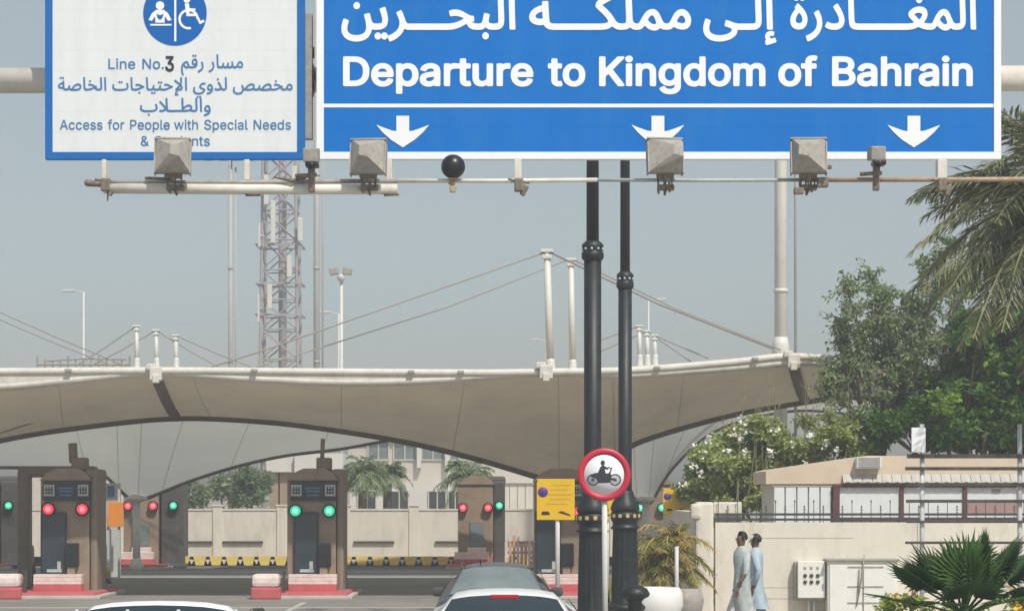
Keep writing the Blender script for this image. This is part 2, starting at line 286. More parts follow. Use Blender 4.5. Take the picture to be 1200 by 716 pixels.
# ---------------------------------------------------------------- lettering (outlines of flat print)
# letter outlines, code point: [advance, [[outline, hole, ...], ...]] with x, y pairs in thousandths of an em
GLYPHS = {
'B': {
51: [453, [[[183,-28,217,-31,255,-28,289,-21,322,-7,349,9,374,32,391,54,406,84,414,114,417,144,414,174,406,204,392,234,375,257,345,283,315,299,284,309,277,317,395,452,396,512,390,525,382,531,67,533,54,527,48,519,46,452,51,437,60,430,225,425,232,422,135,309,133,249,137,234,150,225,225,222,262,213,285,197,296,182,302,167,305,144,303,129,292,104,280,92,262,82,225,75,195,76,157,91,143,107,130,144,120,153,45,156,30,152,23,144,20,129,24,99,32,77,49,47,67,25,96,2,120,-11,150,-22]]]],
66: [456, [[[50,-21,61,-24,249,-24,286,-22,324,-15,354,-4,384,14,403,31,421,55,434,84,439,106,442,136,440,166,434,189,421,218,404,241,379,264,376,271,392,286,406,306,419,339,422,376,419,406,403,451,388,474,365,496,339,512,301,526,241,533,61,533,46,528,38,519,36,1,41,-14],[151,81,149,84,149,204,151,206,271,204,294,197,306,189,324,167,330,144,329,121,316,101,301,90,279,84,249,81],[151,311,149,316,149,421,151,427,264,426,286,418,305,399,311,376,309,354,301,338,279,319,241,310]]]],
68: [502, [[[50,-21,61,-24,219,-24,271,-20,316,-10,361,9,399,35,430,69,451,102,472,151,482,204,486,256,483,301,473,354,456,399,434,436,400,474,369,496,320,519,279,529,234,532,61,533,46,528,39,519,36,504,36,1,41,-14],[151,81,149,84,149,421,151,427,159,428,219,428,256,425,286,417,309,406,342,376,356,354,367,324,373,286,373,226,367,189,357,159,344,136,324,115,309,104,281,91,249,83]]]],
75: [467, [[[50,-21,61,-24,129,-24,144,-14,149,1,149,151,151,159,196,205,353,-14,361,-21,376,-24,451,-24,468,-14,473,1,467,16,274,286,466,493,472,511,465,526,451,533,354,530,151,313,149,324,146,519,141,526,129,532,61,533,44,526,38,519,36,504,36,1,41,-14]]]],
97: [389, [[[129,-30,159,-33,196,-29,226,-20,249,-8,271,-23,339,-24,354,-17,359,-8,361,247,353,307,344,330,323,360,295,382,249,401,219,407,174,407,144,403,106,391,77,375,46,348,29,322,19,300,18,285,30,270,99,250,115,255,130,277,144,292,174,305,196,307,226,301,239,292,248,277,249,254,121,234,69,216,39,194,22,172,13,150,7,112,8,82,17,52,29,30,46,9,68,-8,100,-23],[144,73,126,82,117,97,117,112,127,127,159,141,249,154,252,142,249,120,242,105,226,88,196,72,166,70]]]],
100: [424, [[[166,-30,193,-32,230,-29,260,-19,283,-5,290,-8,298,-19,305,-23,373,-24,388,-18,395,-7,396,510,389,525,380,531,305,532,290,521,287,510,287,390,284,383,260,396,230,405,193,408,163,406,133,397,103,383,73,360,50,332,32,300,21,270,13,233,10,188,12,150,19,113,32,75,55,38,73,17,95,-2,125,-18],[185,73,170,79,155,89,141,105,133,122,122,165,122,218,132,255,140,271,155,288,170,299,185,304,223,304,238,299,253,289,268,272,277,255,287,210,285,158,275,120,268,105,253,88,238,78,223,73]]]],
101: [404, [[[179,-30,215,-32,245,-30,290,-18,313,-8,335,7,358,29,375,53,389,90,384,105,373,114,305,129,290,124,269,90,253,79,230,72,200,71,178,76,163,83,145,98,133,116,125,135,125,144,373,145,388,152,395,165,394,225,388,263,378,293,354,338,333,360,298,386,270,398,230,407,170,406,140,398,103,380,78,360,51,330,34,300,20,263,13,225,10,188,12,150,20,113,34,75,52,45,79,15,103,-3,140,-21],[133,245,128,248,129,255,148,282,170,299,200,306,230,302,249,293,265,278,279,248,275,245]]]],
102: [254, [[[70,-21,142,-24,157,-18,165,-6,167,301,232,303,247,313,252,331,252,384,247,393,232,403,172,403,167,406,167,429,172,443,180,447,202,450,232,445,247,456,265,511,266,526,256,541,240,547,202,553,157,551,127,542,101,526,75,498,64,474,57,436,56,406,52,403,0,402,-8,399,-17,384,-17,324,-9,309,7,303,55,301,57,1,61,-14]]]],
103: [425, [[[170,-172,238,-173,268,-168,302,-157,328,-144,350,-126,369,-105,385,-75,394,-45,396,-7,396,375,394,390,380,402,305,402,298,398,290,386,283,383,260,396,230,405,193,408,163,406,133,397,103,383,73,359,49,330,32,300,21,270,13,233,10,195,13,150,19,120,36,75,50,52,73,27,103,5,133,-9,163,-17,193,-19,230,-16,260,-7,283,6,287,0,284,-30,277,-45,253,-64,230,-71,185,-72,163,-65,140,-50,116,-22,103,-17,88,-21,43,-46,29,-60,27,-75,30,-82,45,-105,65,-127,95,-148,125,-162],[170,90,142,113,127,143,121,188,125,233,140,270,161,293,185,304,223,304,238,300,253,290,268,274,277,255,287,210,284,150,267,113,245,93,223,85,208,83]]]],
104: [410, [[[42,-21,114,-24,129,-19,136,-8,140,249,148,271,159,286,189,302,211,305,234,301,249,293,262,279,270,256,272,1,277,-14,294,-24,361,-24,376,-15,380,-6,381,241,374,301,362,331,348,354,327,376,309,388,279,401,234,408,196,406,166,397,144,385,138,391,138,511,130,526,114,533,46,532,36,526,29,511,29,1,33,-14]]]],
105: [167, [[[42,-21,117,-24,132,-15,137,-6,138,376,132,394,117,403,50,403,35,395,29,384,29,1,33,-14]],
 [[69,421,87,419,110,424,129,436,145,459,150,481,144,511,132,527,110,543,80,547,57,542,35,527,21,504,17,481,22,459,39,436,57,424]]]],
109: [610, [[[42,-21,114,-24,129,-19,136,-8,140,256,148,279,159,291,174,301,196,306,219,303,234,295,246,279,248,271,250,256,250,1,256,-16,271,-24,331,-24,346,-21,355,-14,359,1,361,264,369,281,384,297,399,304,421,306,436,304,457,294,464,286,470,271,474,-9,481,-19,496,-24,556,-24,571,-19,579,-10,581,1,581,256,579,286,572,316,562,339,549,359,533,376,511,391,489,401,459,409,406,407,376,399,346,383,324,363,316,363,301,380,279,396,249,407,219,410,189,407,164,399,136,383,129,396,114,403,54,403,39,399,32,391,29,376,29,1,33,-14]]]],
110: [410, [[[42,-21,114,-24,129,-19,136,-8,140,249,148,271,159,286,189,302,211,305,234,301,249,293,262,279,270,256,272,1,277,-14,286,-22,301,-24,361,-24,377,-14,381,1,381,241,378,279,371,309,358,339,331,372,309,388,279,401,226,408,189,404,166,397,136,382,129,396,114,403,46,402,32,391,29,376,29,1,33,-14]]]],
111: [415, [[[176,-30,208,-32,245,-29,283,-18,317,0,344,23,363,45,377,68,393,105,402,143,405,188,402,233,393,270,377,308,364,330,343,355,313,379,283,395,245,405,208,408,170,405,133,395,103,379,78,360,50,328,34,300,22,270,14,233,10,188,14,143,22,105,34,75,50,48,73,21,103,-3,133,-18],[185,73,170,79,155,90,134,120,122,165,122,210,133,253,155,287,170,297,185,303,223,304,253,293,268,279,278,263,290,233,294,210,294,165,283,122,260,89,245,79,230,73,208,71]]]],
112: [424, [[[42,-164,114,-167,124,-164,133,-157,138,-142,138,-14,142,-7,189,-27,226,-32,264,-29,294,-21,324,-6,354,19,376,46,392,76,405,113,412,151,414,188,411,233,403,271,391,303,370,338,354,358,331,377,301,394,264,405,226,408,189,404,136,382,129,396,114,403,46,402,32,391,29,376,29,-142,33,-157],[196,75,169,91,149,121,138,166,139,218,148,256,159,275,174,291,204,304,234,304,264,293,279,279,288,263,302,218,303,166,299,143,288,113,264,84,234,72]]]],
114: [259, [[[42,-21,114,-24,129,-19,136,-8,138,234,140,256,153,279,174,294,204,301,249,299,263,309,267,324,267,384,264,396,256,404,234,408,189,407,161,399,136,385,126,399,114,403,46,402,32,391,29,376,29,1,33,-14]]]],
116: [227, [[[140,-26,172,-28,210,-24,226,-18,237,-3,226,57,217,72,202,78,172,74,157,76,151,87,150,102,150,297,157,303,210,304,222,312,228,327,228,379,222,394,210,402,157,403,150,409,149,477,138,492,127,495,60,495,45,485,42,477,41,409,37,404,0,402,-12,394,-16,387,-18,327,-15,317,-8,308,0,304,37,302,41,297,41,94,45,57,54,34,69,12,82,-1,105,-16]]]],
117: [410, [[[152,-27,181,-29,211,-27,241,-18,271,-3,284,-19,294,-24,361,-24,371,-19,378,-12,381,3,381,378,377,393,369,400,354,403,294,403,277,393,272,378,270,131,262,108,249,92,226,79,204,75,181,77,162,86,148,101,140,123,138,378,133,393,124,401,114,403,54,403,39,399,31,389,29,378,29,138,36,78,52,41,62,26,83,3,106,-12]]]],
32: [260, []],
},
'R': {
38: [448, [[[162,-11,202,-14,247,-8,292,8,330,30,360,-5,435,-7,443,-4,442,6,376,86,393,116,408,161,413,229,345,230,336,176,330,154,322,151,234,259,232,266,280,304,312,341,328,379,330,409,325,439,315,461,298,484,270,504,225,519,172,518,135,507,105,486,85,461,71,424,71,371,82,339,121,281,122,274,60,219,41,191,30,161,29,109,38,79,52,53,82,21,105,7],[172,56,147,64,126,79,107,109,104,131,108,154,120,175,142,199,172,220,281,86,255,69,225,58],[180,325,150,371,145,394,147,416,157,435,172,447,202,454,225,450,240,440,251,424,254,401,251,386,225,351,187,322]]]],
46: [188, [[[81,-9,98,-11,120,-5,144,21,148,44,145,59,135,75,113,91,98,93,75,90,60,80,46,59,43,44,46,21,60,3]]]],
65: [480, [[[11,-4,90,-4,138,131,147,135,334,135,342,128,390,-4,468,-4,469,3,282,513,196,513,10,3],[169,206,167,213,237,425,312,213,304,206]]]],
76: [393, [[[55,-4,356,-7,366,-4,368,3,368,56,363,64,138,64,132,71,132,506,130,513,123,516,63,516,55,513,53,506]]]],
78: [523, [[[55,-4,123,-7,130,-4,132,3,131,397,195,288,382,-4,469,-4,468,514,401,516,393,512,393,138,392,131,386,125,141,513,55,513]]]],
80: [445, [[[55,-4,123,-7,131,-2,132,176,273,181,303,188,356,215,378,236,393,258,407,288,414,318,416,348,408,401,397,431,378,459,333,495,303,507,266,514,55,513],[138,249,132,258,132,438,138,445,258,443,288,435,315,416,334,378,337,348,329,303,311,275,288,260,258,251]]]],
83: [447, [[[186,-13,266,-13,296,-7,334,8,371,35,388,54,405,84,413,114,415,144,409,182,386,221,365,242,311,271,169,316,139,336,126,354,125,392,139,418,169,441,221,451,259,448,296,433,316,414,334,372,401,371,408,377,396,429,364,474,319,504,259,521,221,522,169,515,109,490,69,452,56,429,47,399,49,339,61,309,86,280,109,263,146,245,295,197,326,175,335,159,336,122,319,92,281,66,244,57,191,59,146,77,120,107,109,141,34,141,36,107,43,84,73,39,124,3]]]],
97: [389, [[[131,-13,161,-15,213,-7,243,9,266,30,273,-6,333,-7,341,-6,344,2,341,284,331,317,312,347,288,367,266,378,198,391,131,382,93,365,71,348,48,321,35,294,41,284,101,267,122,294,138,308,168,321,198,324,221,321,243,311,259,294,265,279,267,249,258,240,101,211,56,186,35,159,26,137,23,107,27,77,41,43,72,9,93,-2],[153,54,123,64,103,84,101,118,112,137,153,157,266,177,269,144,265,114,243,79,221,64,198,55]]]],
99: [396, [[[177,-13,240,-12,292,5,330,32,345,49,369,100,368,107,360,110,300,122,286,92,263,70,240,58,202,54,172,60,150,72,135,86,117,115,104,167,109,235,127,279,157,309,187,321,240,318,277,295,300,256,367,272,368,280,359,302,327,347,285,375,232,390,180,389,142,380,90,348,50,295,30,227,31,145,49,85,66,55,112,11,142,-4]]]],
100: [424, [[[167,-13,202,-15,248,-5,277,12,300,36,304,32,309,-5,376,-5,379,505,375,515,315,516,305,512,304,347,300,341,277,365,255,379,225,389,165,389,135,380,105,364,67,327,48,295,35,257,27,190,30,145,47,85,67,50,105,13,135,-4],[195,55,165,62,152,70,125,100,108,145,104,212,115,257,137,295,165,315,210,322,232,319,255,309,283,280,300,235,304,167,292,115,270,80,240,60]]]],
101: [404, [[[180,-13,240,-13,277,-5,307,9,344,40,360,62,372,92,367,97,307,112,300,109,286,85,270,69,247,58,210,53,187,56,157,66,135,84,118,107,109,130,105,161,367,162,378,167,372,257,362,287,342,325,322,348,291,370,262,382,225,390,172,389,142,381,112,366,90,348,67,323,50,295,30,227,30,145,48,85,66,55,112,11,142,-4],[112,228,106,235,107,242,115,265,135,294,165,315,202,323,232,320,262,304,279,287,292,265,300,235,292,228]]]],
102: [254, [[[75,-4,147,-4,150,318,227,320,234,325,235,333,235,378,229,386,152,387,149,393,151,438,159,454,174,464,204,466,227,461,234,468,250,521,234,531,189,537,159,534,113,513,91,491,80,468,74,431,74,393,69,387,9,386,-1,378,2,322,72,318]]]],
104: [410, [[[47,-4,118,-4,121,228,125,258,133,281,153,303,183,318,206,322,236,319,254,311,271,296,285,266,289,236,292,-4,356,-7,362,-4,364,3,364,243,357,296,346,326,331,348,303,372,251,390,206,389,176,382,146,366,123,343,121,506,116,515,56,516,47,513,46,506]]]],
105: [167, [[[48,-4,112,-7,119,-4,121,3,121,378,112,386,52,386,46,378]],
 [[71,438,104,440,119,451,130,468,131,498,119,516,104,526,82,531,67,528,52,519,37,498,34,483,41,461,52,448]]]],
108: [189, [[[114,-7,146,-9,176,-5,187,1,187,8,176,57,168,61,146,59,131,63,122,83,120,511,116,515,56,516,48,513,46,503,48,61,56,36,69,16,86,3]]]],
110: [410, [[[47,-4,118,-4,121,228,125,258,133,281,161,308,183,318,213,322,236,319,258,307,276,288,285,266,289,236,292,-4,362,-4,362,273,346,326,315,363,273,385,228,391,206,389,176,382,153,371,123,343,116,385,48,384]]]],
111: [415, [[[177,-13,240,-13,277,-2,307,14,345,49,363,77,378,115,385,145,385,227,365,295,347,325,307,362,277,378,240,389,172,388,142,380,109,362,69,325,52,298,38,265,30,227,31,145,49,85,66,55,112,11,142,-4],[195,55,152,70,125,100,108,145,104,205,116,257,135,290,165,314,210,323,255,311,288,280,307,235,311,167,301,122,277,82,247,61,225,55]]]],
112: [424, [[[47,-147,118,-147,123,38,150,10,175,-5,198,-12,258,-13,288,-5,318,11,343,33,374,78,388,115,395,153,395,228,387,265,359,325,340,348,295,378,258,389,198,389,153,369,123,339,116,385,48,384],[206,55,168,69,140,100,124,145,121,213,131,258,153,295,183,316,221,323,243,320,266,312,298,280,316,235,320,168,310,123,288,83,258,61,236,55]]]],
114: [259, [[[47,-4,118,-4,123,258,132,281,161,307,183,316,248,318,250,386,243,391,191,390,168,383,146,371,123,349,116,385,48,384]]]],
115: [365, [[[149,-13,211,-14,267,2,301,24,315,40,329,62,336,85,338,107,334,137,324,160,309,179,264,206,144,240,128,250,118,265,120,295,134,310,159,322,181,325,219,321,234,313,251,295,264,272,324,283,330,287,321,317,301,347,279,367,234,386,166,390,114,377,87,362,63,340,49,317,42,295,40,272,45,242,69,202,114,174,234,140,250,130,259,115,256,85,241,69,219,58,189,53,151,56,129,66,110,85,99,111,91,113,31,99,29,92,42,55,69,22,106,-1]]]],
116: [227, [[[141,-9,189,-10,219,-1,206,59,152,60,137,74,133,104,133,314,137,320,207,321,211,329,210,381,204,386,134,389,133,471,129,477,62,477,58,471,57,389,2,384,-1,329,3,321,54,319,58,314,58,96,62,61,71,36,91,14,114,-1]]]],
117: [410, [[[154,-10,191,-11,236,-2,263,13,288,39,292,-2,296,-6,356,-7,364,-2,364,380,356,386,296,386,289,380,286,125,278,103,258,78,228,61,198,57,176,60,146,77,131,95,123,118,121,380,108,386,56,386,46,380,46,140,53,80,66,50,93,17,116,3]]]],
119: [567, [[[133,-4,198,-7,206,-1,281,267,288,261,363,-4,434,-4,551,381,543,386,476,384,401,114,393,117,324,378,318,386,249,386,168,107,93,382,86,386,18,384,18,371]]]],
32: [260, []],
},
'AB': {
1600: [270, [[[-10,-24,3,-27,266,-27,296,-23,319,-9,336,13,342,36,339,58,327,81,318,87,303,96,281,99,3,98,-4,93,-12,81,-22,-2,-18,-17]]]],
65159: [238, [[[55,-322,71,-324,161,-300,251,-271,266,-261,270,-247,268,-240,251,-187,244,-179,229,-176,169,-196,146,-185,131,-165,131,-150,139,-144,161,-141,199,-147,214,-137,225,-75,221,-63,214,-56,169,-46,124,-48,94,-59,71,-72,48,-97,35,-127,31,-157,35,-187,54,-225,39,-232,31,-247,43,-307]],
 [[76,-15,94,-22,176,-22,189,-15,195,0,175,713,169,729,154,736,67,735,55,728,50,713,70,0]]]],
65165: [238, [[[82,-19,173,-22,188,-16,195,-4,175,716,167,731,158,736,68,736,58,731,50,716,70,3,74,-12]]]],
65166: [291, [[[237,-24,293,-27,315,-23,338,-11,357,13,363,36,360,58,347,81,330,93,233,106,212,118,204,133,196,201,176,718,173,726,158,736,68,736,53,726,50,711,70,171,79,96,91,58,105,34,128,12,165,-9,195,-18]]]],
65170: [343, [[[155,-210,168,-213,198,-207,221,-191,237,-165,241,-143,235,-113,221,-92,197,-75,168,-70,143,-75,120,-90,102,-120,98,-143,105,-173,123,-195,138,-205]],
 [[-13,-23,-4,-27,26,-27,71,-23,101,-17,131,-5,168,23,176,22,206,-2,236,-15,303,-26,341,-27,363,-24,393,-8,405,7,415,37,413,52,401,79,378,95,288,103,266,108,245,120,237,135,236,157,255,262,254,277,248,285,236,290,153,305,142,300,136,292,108,163,93,125,86,116,71,106,48,101,3,98,-8,90,-11,82,-22,0,-19,-15]]]],
65171: [405, [[[165,-19,206,-22,266,-14,296,-3,326,16,357,48,378,86,389,116,397,168,394,213,385,251,366,296,344,333,318,369,266,426,198,485,183,493,171,491,162,483,108,416,109,401,122,386,121,378,75,326,42,273,25,236,13,198,8,161,11,123,20,86,35,56,53,33,78,12,108,-4],[176,108,153,118,140,131,134,146,133,183,142,213,156,243,180,281,206,310,213,307,243,275,269,236,280,198,282,176,279,153,266,127,243,111,206,104]],
 [[114,543,138,538,168,543,191,558,206,580,213,579,228,558,251,543,281,538,303,543,327,558,343,581,349,611,345,633,324,663,303,676,281,681,251,676,228,660,213,639,206,638,191,660,168,676,138,681,116,676,87,656,73,633,69,611,78,576,91,558]]]],
65172: [486, [[[445,-24,491,-27,513,-22,535,-9,551,10,555,21,558,36,555,58,543,80,528,91,513,97,461,102,438,107,423,117,408,141,400,193,384,516,378,531,363,538,273,536,260,523,261,463,258,458,191,437,131,408,78,369,48,336,22,291,11,253,8,223,13,186,21,163,41,134,63,113,93,94,146,74,183,67,228,65,296,72,307,51,325,28,352,6,386,-11],[213,192,176,199,142,216,133,231,136,253,153,278,183,302,221,319,266,331,273,194]],
 [[154,613,176,609,206,615,228,631,243,655,265,628,288,614,311,609,341,614,363,629,378,651,385,681,378,710,363,731,348,742,318,752,288,747,281,743,266,733,243,706,228,729,206,746,176,752,146,745,129,733,112,711,105,681,112,651,122,636,131,626]]]],
65188: [637, [[[-10,-24,3,-27,93,-22,183,-5,281,29,408,95,433,51,468,14,506,-7,558,-21,633,-27,663,-23,686,-9,701,9,706,21,708,43,706,58,699,73,678,92,648,99,573,106,543,117,525,133,558,138,566,144,571,156,564,231,558,245,551,250,506,253,468,263,341,331,266,361,206,372,138,373,56,357,41,345,39,328,53,261,63,241,78,237,153,248,221,244,296,224,340,201,344,193,266,152,176,121,108,107,-3,96,-13,81,-22,-2,-18,-17]]]],
65193: [477, [[[169,-25,218,-28,271,-25,316,-17,353,-2,388,20,413,42,433,72,451,125,454,155,452,185,440,237,427,275,396,342,368,391,308,480,293,491,278,488,211,444,203,438,198,425,203,410,286,283,312,230,321,207,328,170,327,147,321,132,308,118,286,107,248,101,218,99,158,105,121,116,83,134,68,135,56,125,13,50,16,35,22,27,53,8,98,-11]]]],
65197: [367, [[[-6,-249,1,-252,16,-250,83,-224,136,-196,188,-159,221,-129,263,-79,300,-9,313,28,321,73,323,118,316,178,305,223,290,268,253,343,241,358,233,361,218,358,151,323,138,313,135,306,138,291,180,208,199,156,204,111,197,58,187,28,171,-2,147,-32,121,-57,76,-88,31,-110,-37,-136,-44,-144,-47,-152,-44,-165,-14,-242]]]],
65198: [396, [[[-6,-251,8,-254,75,-229,136,-197,176,-169,204,-146,241,-109,264,-79,287,-41,301,-11,308,-5,338,-19,368,-25,398,-27,421,-23,443,-11,464,19,468,41,465,56,451,82,428,96,368,105,345,124,337,139,310,214,276,296,250,349,241,358,233,361,218,358,151,323,137,311,136,296,171,229,196,165,204,109,199,64,186,26,174,4,136,-43,77,-86,16,-118,-37,-138,-44,-146,-47,-154,-44,-167,-14,-244]]]],
65232: [521, [[[-10,-24,3,-27,48,-25,146,-10,191,3,258,31,326,5,371,-9,446,-22,521,-27,551,-21,573,-6,587,13,592,43,590,58,581,76,558,94,536,99,438,106,382,118,423,167,442,201,455,231,462,261,465,291,457,336,446,361,431,381,408,400,386,413,356,424,318,431,251,431,191,419,133,396,76,358,56,338,41,317,32,291,34,276,42,246,56,218,157,126,150,118,116,110,48,100,11,99,-4,93,-12,81,-22,-2,-18,-17],[273,178,170,276,167,283,221,302,266,308,311,302,333,290,341,277,341,268,339,253,328,231,303,199,281,180]],
 [[268,493,303,498,326,514,341,538,346,561,341,591,326,613,303,629,273,635,244,628,224,613,209,591,203,561,208,538,222,516,243,500]]]],
65244: [508, [[[-10,-24,3,-27,123,-26,221,-15,273,3,303,20,333,44,363,17,408,-8,438,-18,483,-25,513,-26,536,-22,558,-8,574,13,579,43,577,58,564,81,543,95,461,109,431,124,416,137,400,156,348,241,306,298,236,373,144,456,143,463,221,508,438,618,443,628,442,643,408,716,400,726,386,729,378,727,146,609,70,561,35,531,24,516,12,486,7,456,7,433,13,418,33,394,153,282,208,223,240,178,250,156,252,141,243,123,206,108,138,100,11,99,-1,96,-12,81,-22,-2,-18,-17]]]],
65247: [260, [[[-10,-24,41,-26,78,-21,116,-12,146,2,168,17,185,36,199,58,211,88,220,148,221,208,201,711,198,726,183,736,93,735,86,732,76,718,95,201,94,133,89,118,78,108,48,101,3,98,-10,88,-22,-2,-18,-17]]]],
65248: [300, [[[-10,-24,41,-25,101,-16,146,3,176,24,194,6,228,-14,266,-24,303,-27,326,-23,348,-10,363,8,369,21,372,36,369,58,356,82,333,96,288,101,266,108,244,126,228,156,221,208,205,711,202,726,191,735,101,736,86,730,78,718,95,201,94,133,89,118,78,108,48,101,3,98,-10,88,-22,-2,-18,-17]]]],
65251: [525, [[[-10,-24,33,-25,86,-13,116,5,146,32,198,5,236,-9,303,-21,348,-20,371,-15,401,-4,423,10,449,36,464,58,474,81,484,118,487,156,484,193,473,238,460,268,437,306,416,330,380,358,356,371,333,377,303,380,273,377,238,366,213,351,176,317,153,287,133,253,88,163,63,125,41,106,3,98,-9,88,-22,-2,-18,-17],[273,110,228,124,210,133,206,141,236,201,264,238,288,252,311,251,333,236,358,201,368,171,371,148,368,133,360,118,341,107,311,104]]]],
65252: [578, [[[317,-38,348,-41,378,-38,401,-31,431,-15,461,10,498,-12,528,-21,573,-27,603,-23,633,-3,645,14,650,37,647,59,633,82,611,96,551,106,536,117,521,134,496,179,448,284,412,337,378,365,356,376,333,382,303,384,266,377,236,365,195,337,160,299,124,247,53,119,35,104,3,98,-8,89,-22,-8,-12,-23,-4,-27,33,-25,63,-20,93,-9,116,8,153,50,161,55,198,18,243,-12,273,-26],[326,87,296,99,267,119,244,142,221,172,227,187,251,224,273,247,296,259,318,253,337,232,363,177,381,127,379,104,365,89,341,85]]]],
65254: [730, [[[267,-251,311,-254,371,-252,423,-244,476,-229,513,-213,557,-184,581,-161,605,-131,626,-94,639,-64,651,-19,656,-13,701,-25,731,-27,753,-23,776,-11,795,11,802,34,799,56,783,84,761,96,693,105,678,112,658,131,642,169,610,289,598,304,581,305,506,284,488,274,485,259,515,154,527,86,531,26,527,-11,513,-49,483,-84,446,-106,393,-122,318,-128,251,-121,198,-103,173,-86,159,-71,144,-49,137,-26,134,4,141,64,164,139,165,154,153,168,78,197,63,196,51,184,26,110,9,26,11,-41,19,-79,33,-113,54,-146,73,-169,101,-192,131,-212,198,-239]],
 [[317,379,333,376,363,384,385,401,399,424,403,446,397,476,381,499,356,515,333,519,303,513,281,497,264,469,260,446,267,416,285,394,303,382]]]],
65264: [736, [[[280,-251,378,-252,446,-245,536,-223,579,-206,618,-186,671,-147,697,-116,714,-86,721,-64,725,-34,731,-27,768,-20,790,-4,801,11,808,41,803,64,794,79,768,96,716,102,663,113,506,167,490,169,478,161,474,154,455,71,456,56,468,44,558,14,596,-6,605,-19,603,-34,594,-49,581,-64,558,-81,513,-102,483,-112,446,-120,386,-128,348,-129,288,-125,236,-113,206,-101,176,-83,151,-56,136,-19,135,26,141,64,164,139,165,154,161,162,152,169,78,197,63,196,51,184,27,116,16,71,9,26,8,-4,12,-49,28,-101,56,-146,86,-177,123,-203,176,-228,221,-242]]]],
65267: [299, [[[33,-213,46,-216,76,-210,99,-194,114,-172,136,-197,159,-211,189,-216,211,-211,234,-196,252,-168,256,-146,250,-116,234,-93,219,-82,189,-73,159,-78,151,-82,135,-93,121,-113,114,-118,99,-95,76,-79,46,-73,21,-78,-2,-93,-14,-110,-20,-123,-24,-146,-20,-168,-6,-191,16,-208]],
 [[-7,-26,84,-22,121,-14,166,2,196,19,219,40,234,61,246,87,259,147,261,184,257,229,241,304,224,364,208,409,196,423,181,424,99,394,91,389,85,379,86,364,113,289,134,214,140,177,139,139,134,124,118,109,76,101,9,99,-6,91,-12,79,-22,-3,-17,-18]]]],
32: [260, []],
},
'AR': {
1600: [270, [[[-6,-12,293,-11,325,18,327,55,315,74,285,86,8,87,0,78,-10,-5]]]],
65165: [238, [[[86,-7,170,-10,183,0,163,713,155,724,72,724,62,713]]]],
65166: [291, [[[238,-12,290,-15,320,-8,346,18,348,55,340,70,320,84,222,96,205,108,192,130,184,198,164,715,155,724,72,724,65,720,62,708,82,168,92,93,116,40,140,18,170,2]]]],
65167: [993, [[[472,-218,510,-216,527,-203,541,-181,540,-139,510,-107,488,-102,465,-106,443,-121,429,-143,427,-166,433,-188,444,-203]],
 [[389,-31,600,-24,728,-9,833,21,900,63,939,119,950,157,953,202,938,292,900,407,885,411,810,385,804,374,840,269,852,209,852,164,840,142,810,117,758,97,615,77,345,73,278,78,195,97,148,127,126,172,123,224,143,322,135,330,53,347,29,262,20,179,31,112,63,59,113,20,188,-10,278,-26]]]],
65172: [486, [[[446,-12,488,-15,525,-1,541,18,543,55,533,73,518,83,435,95,403,123,388,190,371,520,360,526,278,525,271,513,270,448,158,409,105,376,60,332,41,303,24,258,24,190,47,145,98,105,188,79,255,79,300,85,331,40,360,15,390,0],[195,182,150,196,128,213,119,235,128,265,150,292,188,319,233,336,278,343,285,183]],
 [[156,625,180,621,203,627,220,640,233,662,232,700,218,723,195,737,173,739,150,733,135,723,121,700,117,678,123,655,135,638]],
 [[292,625,315,621,338,626,367,655,373,678,369,700,355,723,338,735,315,740,293,736,272,723,258,700,254,678,260,655,270,640]]]],
65173: [993, [[[316,-28,473,-30,660,-19,780,3,870,40,900,63,925,92,950,159,952,212,945,264,900,407,885,411,810,385,804,377,839,272,852,212,852,167,840,142,810,117,758,97,615,77,345,73,240,84,190,99,146,129,125,174,123,227,142,324,53,347,29,264,20,182,30,114,45,83,90,34,150,2,233,-19]],
 [[417,392,443,396,459,407,475,429,479,452,464,489,443,505,420,510,398,506,375,489,360,452,364,429,375,412,398,395]],
 [[553,392,578,395,596,407,612,429,616,452,600,490,578,506,555,510,518,494,502,474,497,452,501,429,517,407]]]],
65176: [373, [[[-6,-12,53,-13,113,-5,163,18,188,39,218,12,248,-2,300,-12,375,-15,398,-10,417,3,428,18,433,40,422,70,405,83,300,92,254,108,245,123,244,160,263,273,173,292,165,280,137,153,124,123,105,103,83,94,5,85,-10,-5]],
 [[121,378,150,380,170,393,188,430,186,453,173,475,152,490,135,494,106,490,90,479,76,460,70,438,74,415,89,393]],
 [[258,378,285,379,308,393,325,430,323,453,310,475,293,489,270,495,248,491,225,477,213,460,207,438,211,415,225,393]]]],
65183: [589, [[[265,-193,300,-192,320,-178,334,-156,338,-133,332,-111,300,-81,278,-77,255,-82,236,-96,222,-118,220,-141,226,-163,240,-181]],
 [[-4,-13,98,-10,210,15,300,52,450,128,495,142,555,150,559,159,551,234,465,252,315,330,233,356,143,361,60,345,51,332,66,257,75,249,150,260,225,255,300,235,367,197,300,155,203,117,105,94,8,87,-1,77,-10,-6]]]],
65187: [589, [[[-6,-12,98,-10,210,15,300,52,450,128,495,142,555,150,559,160,550,235,465,252,315,330,233,356,143,361,60,345,50,333,66,258,73,250,150,260,225,255,300,235,366,198,360,189,300,155,203,117,113,95,4,85,-9,3]]]],
65192: [637, [[[-6,-12,98,-10,210,15,300,52,413,111,458,39,495,11,533,-4,608,-14,660,-11,690,15,697,40,686,70,668,84,570,94,540,105,518,123,507,138,510,145,557,153,548,238,503,241,465,252,338,320,263,349,203,360,143,361,83,351,51,340,66,258,73,250,150,260,225,255,300,235,366,198,360,189,300,155,203,117,113,95,4,85,-9,3]],
 [[129,453,158,445,180,450,212,483,216,505,211,528,180,559,158,564,135,560,102,528,97,505,101,483]]]],
